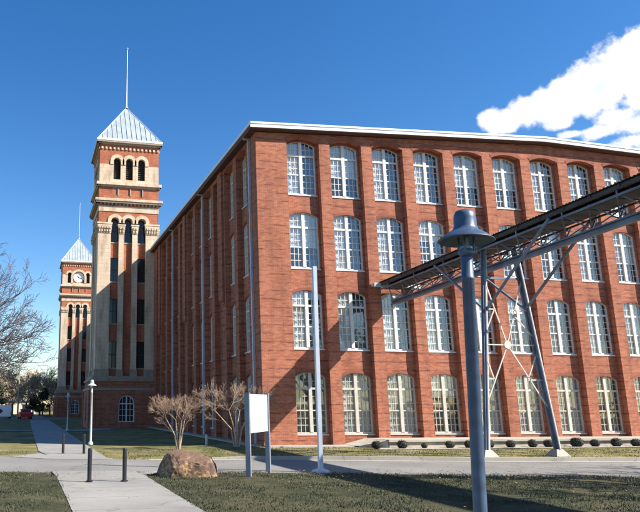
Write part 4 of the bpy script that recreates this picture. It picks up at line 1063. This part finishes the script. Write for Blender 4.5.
# trees past the towers and beyond the car park
far_src = []
for k in range(3):
    far_src.append(big_tree('far_bare_tree', (0, 0, 0), 9.5, 60+k, None, (MAT['bark_dark'], MAT['twig_far']), maxd=4, kids=3, rmin=.028, r0=.17, spread=.8))
def evergreen(loc, ht, rad, seed, label, mat):
    rng = random.Random(seed); t = thing('evergreen_tree', loc, label, 'tree'); tk = MB(); tk.tube((0, 0, 0), (0, 0, ht*.8), .16, .05, MAT['bark_dark'], 8); tk.build('trunk', t)
    cr = MB()
    for k in range(26):
        z = ht*rng.uniform(.22, .95); f = math.sin(min(1, max(.15, (1.08-z/ht)*1.3))*1.57); a = rng.uniform(0, 6.28); rr = rad*f*rng.uniform(.2, .8)
        leaf_ball(cr, (math.cos(a)*rr, math.sin(a)*rr, z), rad*.42*rng.uniform(.6, 1.1), 170, mat, .7, .13, rng)
    cr.build('crown', t)
FT = [(-13.6, 96, .95, 'tan bare tree beyond the car park, behind the red car'), (-8.6, 104, 1.0, 'tall tan bare tree left of the far tower'), (-18.5, 92, .9, 'tan bare tree beyond the car park at the left edge'),
      (-6.4, 112, .88, 'tan bare tree just behind the far tower corner'), (-22.5, 104, 1.0, 'bare tree farther left beyond the car park'), (-11.2, 118, 1.05, 'pale bare tree farthest back above the footpath end'),
      (-16.2, 116, 1.0, 'pale bare tree far back behind the utility pole'), (-26.5, 96, .9, 'bare tree off the left of the car park'), (-2.2, 120, 1.0, 'bare tree standing behind the far clock tower')]
for i, (x, y, s, lb) in enumerate(FT):
    o = far_src[i] if i < 3 else copy_tree(far_src[i % 3])
    o.location = (x, y, 0); o.scale = (s, s, s); o.rotation_euler = (0, 0, i*1.7); tag(o, lb, 'tree', 'bare trees beyond the car park')
evergreen((-15.3, 62, 0), 5.2, 2.0, 5, 'dark evergreen tree at the left edge before the car park', MAT['leaf_ever'])
evergreen((-8.2, 97, 0), 5.2, 1.5, 6, 'dark evergreen shrub-like tree left of the far tower foot', MAT['leaf_ever'])
evergreen((-9.9, 99, 0), 4.2, 1.3, 9, 'small dark evergreen right of the red car', MAT['leaf_ever'])
wd = MB(); rg = random.Random(4)
for k in range(170):
    x = rg.uniform(-160, 60); y = rg.uniform(165, 200); h = rg.uniform(2.5, 7)
    leaf_ball(wd, (x, y, h*.6), h*.75, 45, MAT['twig_far'], .8, .5, rg)
tag(wd.build('distant_woods'), 'hazy band of far-off bare woods on the horizon', 'woods', kind='stuff')

# ------------------------------------------------------------------ far car park: red car, white van, utility pole, low building
def extr(mb, prof, x0, x1, mat):
    n = len(prof)
    mb.face([(x0, y, z) for y, z in prof], mat); mb.face([(x1, y, z) for y, z in reversed(prof)], mat)
    for i in range(n):
        (ya, za), (yb, zb) = prof[i], prof[(i+1) % n]; mb.face([(x0, ya, za), (x1, ya, za), (x1, yb, zb), (x0, yb, zb)], mat)
def car(loc, rz, label, name, paint, van=False):
    t = thing(name, loc, label, 'van' if van else 'car', rz=rz)
    b = MB(); W = .86 if not van else .95
    if van: prof = [(-2.4, .3), (-2.4, 1.2), (-2.3, 1.9), (1.2, 1.95), (1.7, 1.2), (2.3, 1.0), (2.4, .3)]
    else: prof = [(-2.1, .3), (-2.15, .75), (-1.95, .95), (-1.2, 1.0), (1.2, .92), (2.0, .78), (2.15, .5), (2.1, .3)]
    extr(b, prof, -W, W, paint)
    if not van: extr(b, [(-1.6, .97), (-1.0, 1.40), (.35, 1.42), (1.1, .95)], -W*.82, W*.82, paint)
    b.build('body', t)
    gl = MB()
    if van: gl.face([(-.8, -2.35, 1.25), (.8, -2.35, 1.25), (.75, -2.32, 1.75), (-.75, -2.32, 1.75)], MAT['car_glass']); gl.box((-W-.01, -1.9, 1.2), (-W+.01, 1.2, 1.7), MAT['car_glass']); gl.box((W-.01, -1.9, 1.2), (W+.01, 1.2, 1.7), MAT['car_glass'])
    else:
        gl.face([(-.62, -1.56, 1.02), (.62, -1.56, 1.02), (.55, -1.07, 1.37), (-.55, -1.07, 1.37)], MAT['car_glass'])
        for sx in (-1, 1): gl.box((min(sx*.70, sx*.72), -1.1, 1.02), (max(sx*.70, sx*.72), .6, 1.33), MAT['car_glass'])
        gl.face([(-.62, 1.08, 1.0), (.62, 1.08, 1.0), (.55, .42, 1.39), (-.55, .42, 1.39)], MAT['car_glass'])
    gl.build('windows', t)
    for sx in (-1, 1):
        for yy in (-1.35, 1.35):
            wl = MB(); wl.tube((sx*(W-.2), yy, .32), (sx*(W+.01), yy, .32), .32, .32, MAT['tyre'], 16); o = wl.build('wheel', t)
            rm = MB(); rm.tube((sx*(W), yy, .32), (sx*(W+.02), yy, .32), .19, .19, MAT['galv'], 12); rm.build('rim', o)
        tl = MB(); yb = -2.42 if van else -2.16; tl.box((sx*W*.95-.12*(sx > 0), yb, .7), (sx*W*.95+.12*(sx < 0), yb+.08, .9), MAT['tail_light']); tl.build('tail_light', t)
car((-11.3, 72.5, .03), R_(6), 'red car parked at the end of the footpath', 'parked_car', MAT['red_paint'])
car((-14.4, 76, .03), R_(4), 'white van parked left of the red car', 'parked_van', MAT['van_paint'], True)
up_ = thing('utility_pole', (-12.45, 80, 0), 'thin wooden utility pole rising behind the red car', 'pole')
q = MB(); q.tube((0, 0, 0), (0, 0, 8.2), .14, .09, MAT['wood_pole'], 8); q.build('post', up_); q = MB(); q.box((-.9, -.06, 7.5), (.9, .06, 7.62), MAT['wood_pole']); q.build('crossarm', up_)
hb = thing('low_building', (-22, 132, 0), 'low cream building behind the trees past the car park', 'building')
q = MB(); q.box((-16, 0, 0), (13, 8, 3.0), MAT['house']); q.build('wall', hb)
q = MB(); q.box((-16.4, -.4, 3.0), (13.4, 8.4, 3.25), MAT['roofing']); q.build('roof', hb)
for k in range(7):
    q = MB(); q.box((-14+k*4, -.04, 1.0), (-12.4+k*4, -.003, 2.2), MAT['car_glass']); q.build('window', hb)
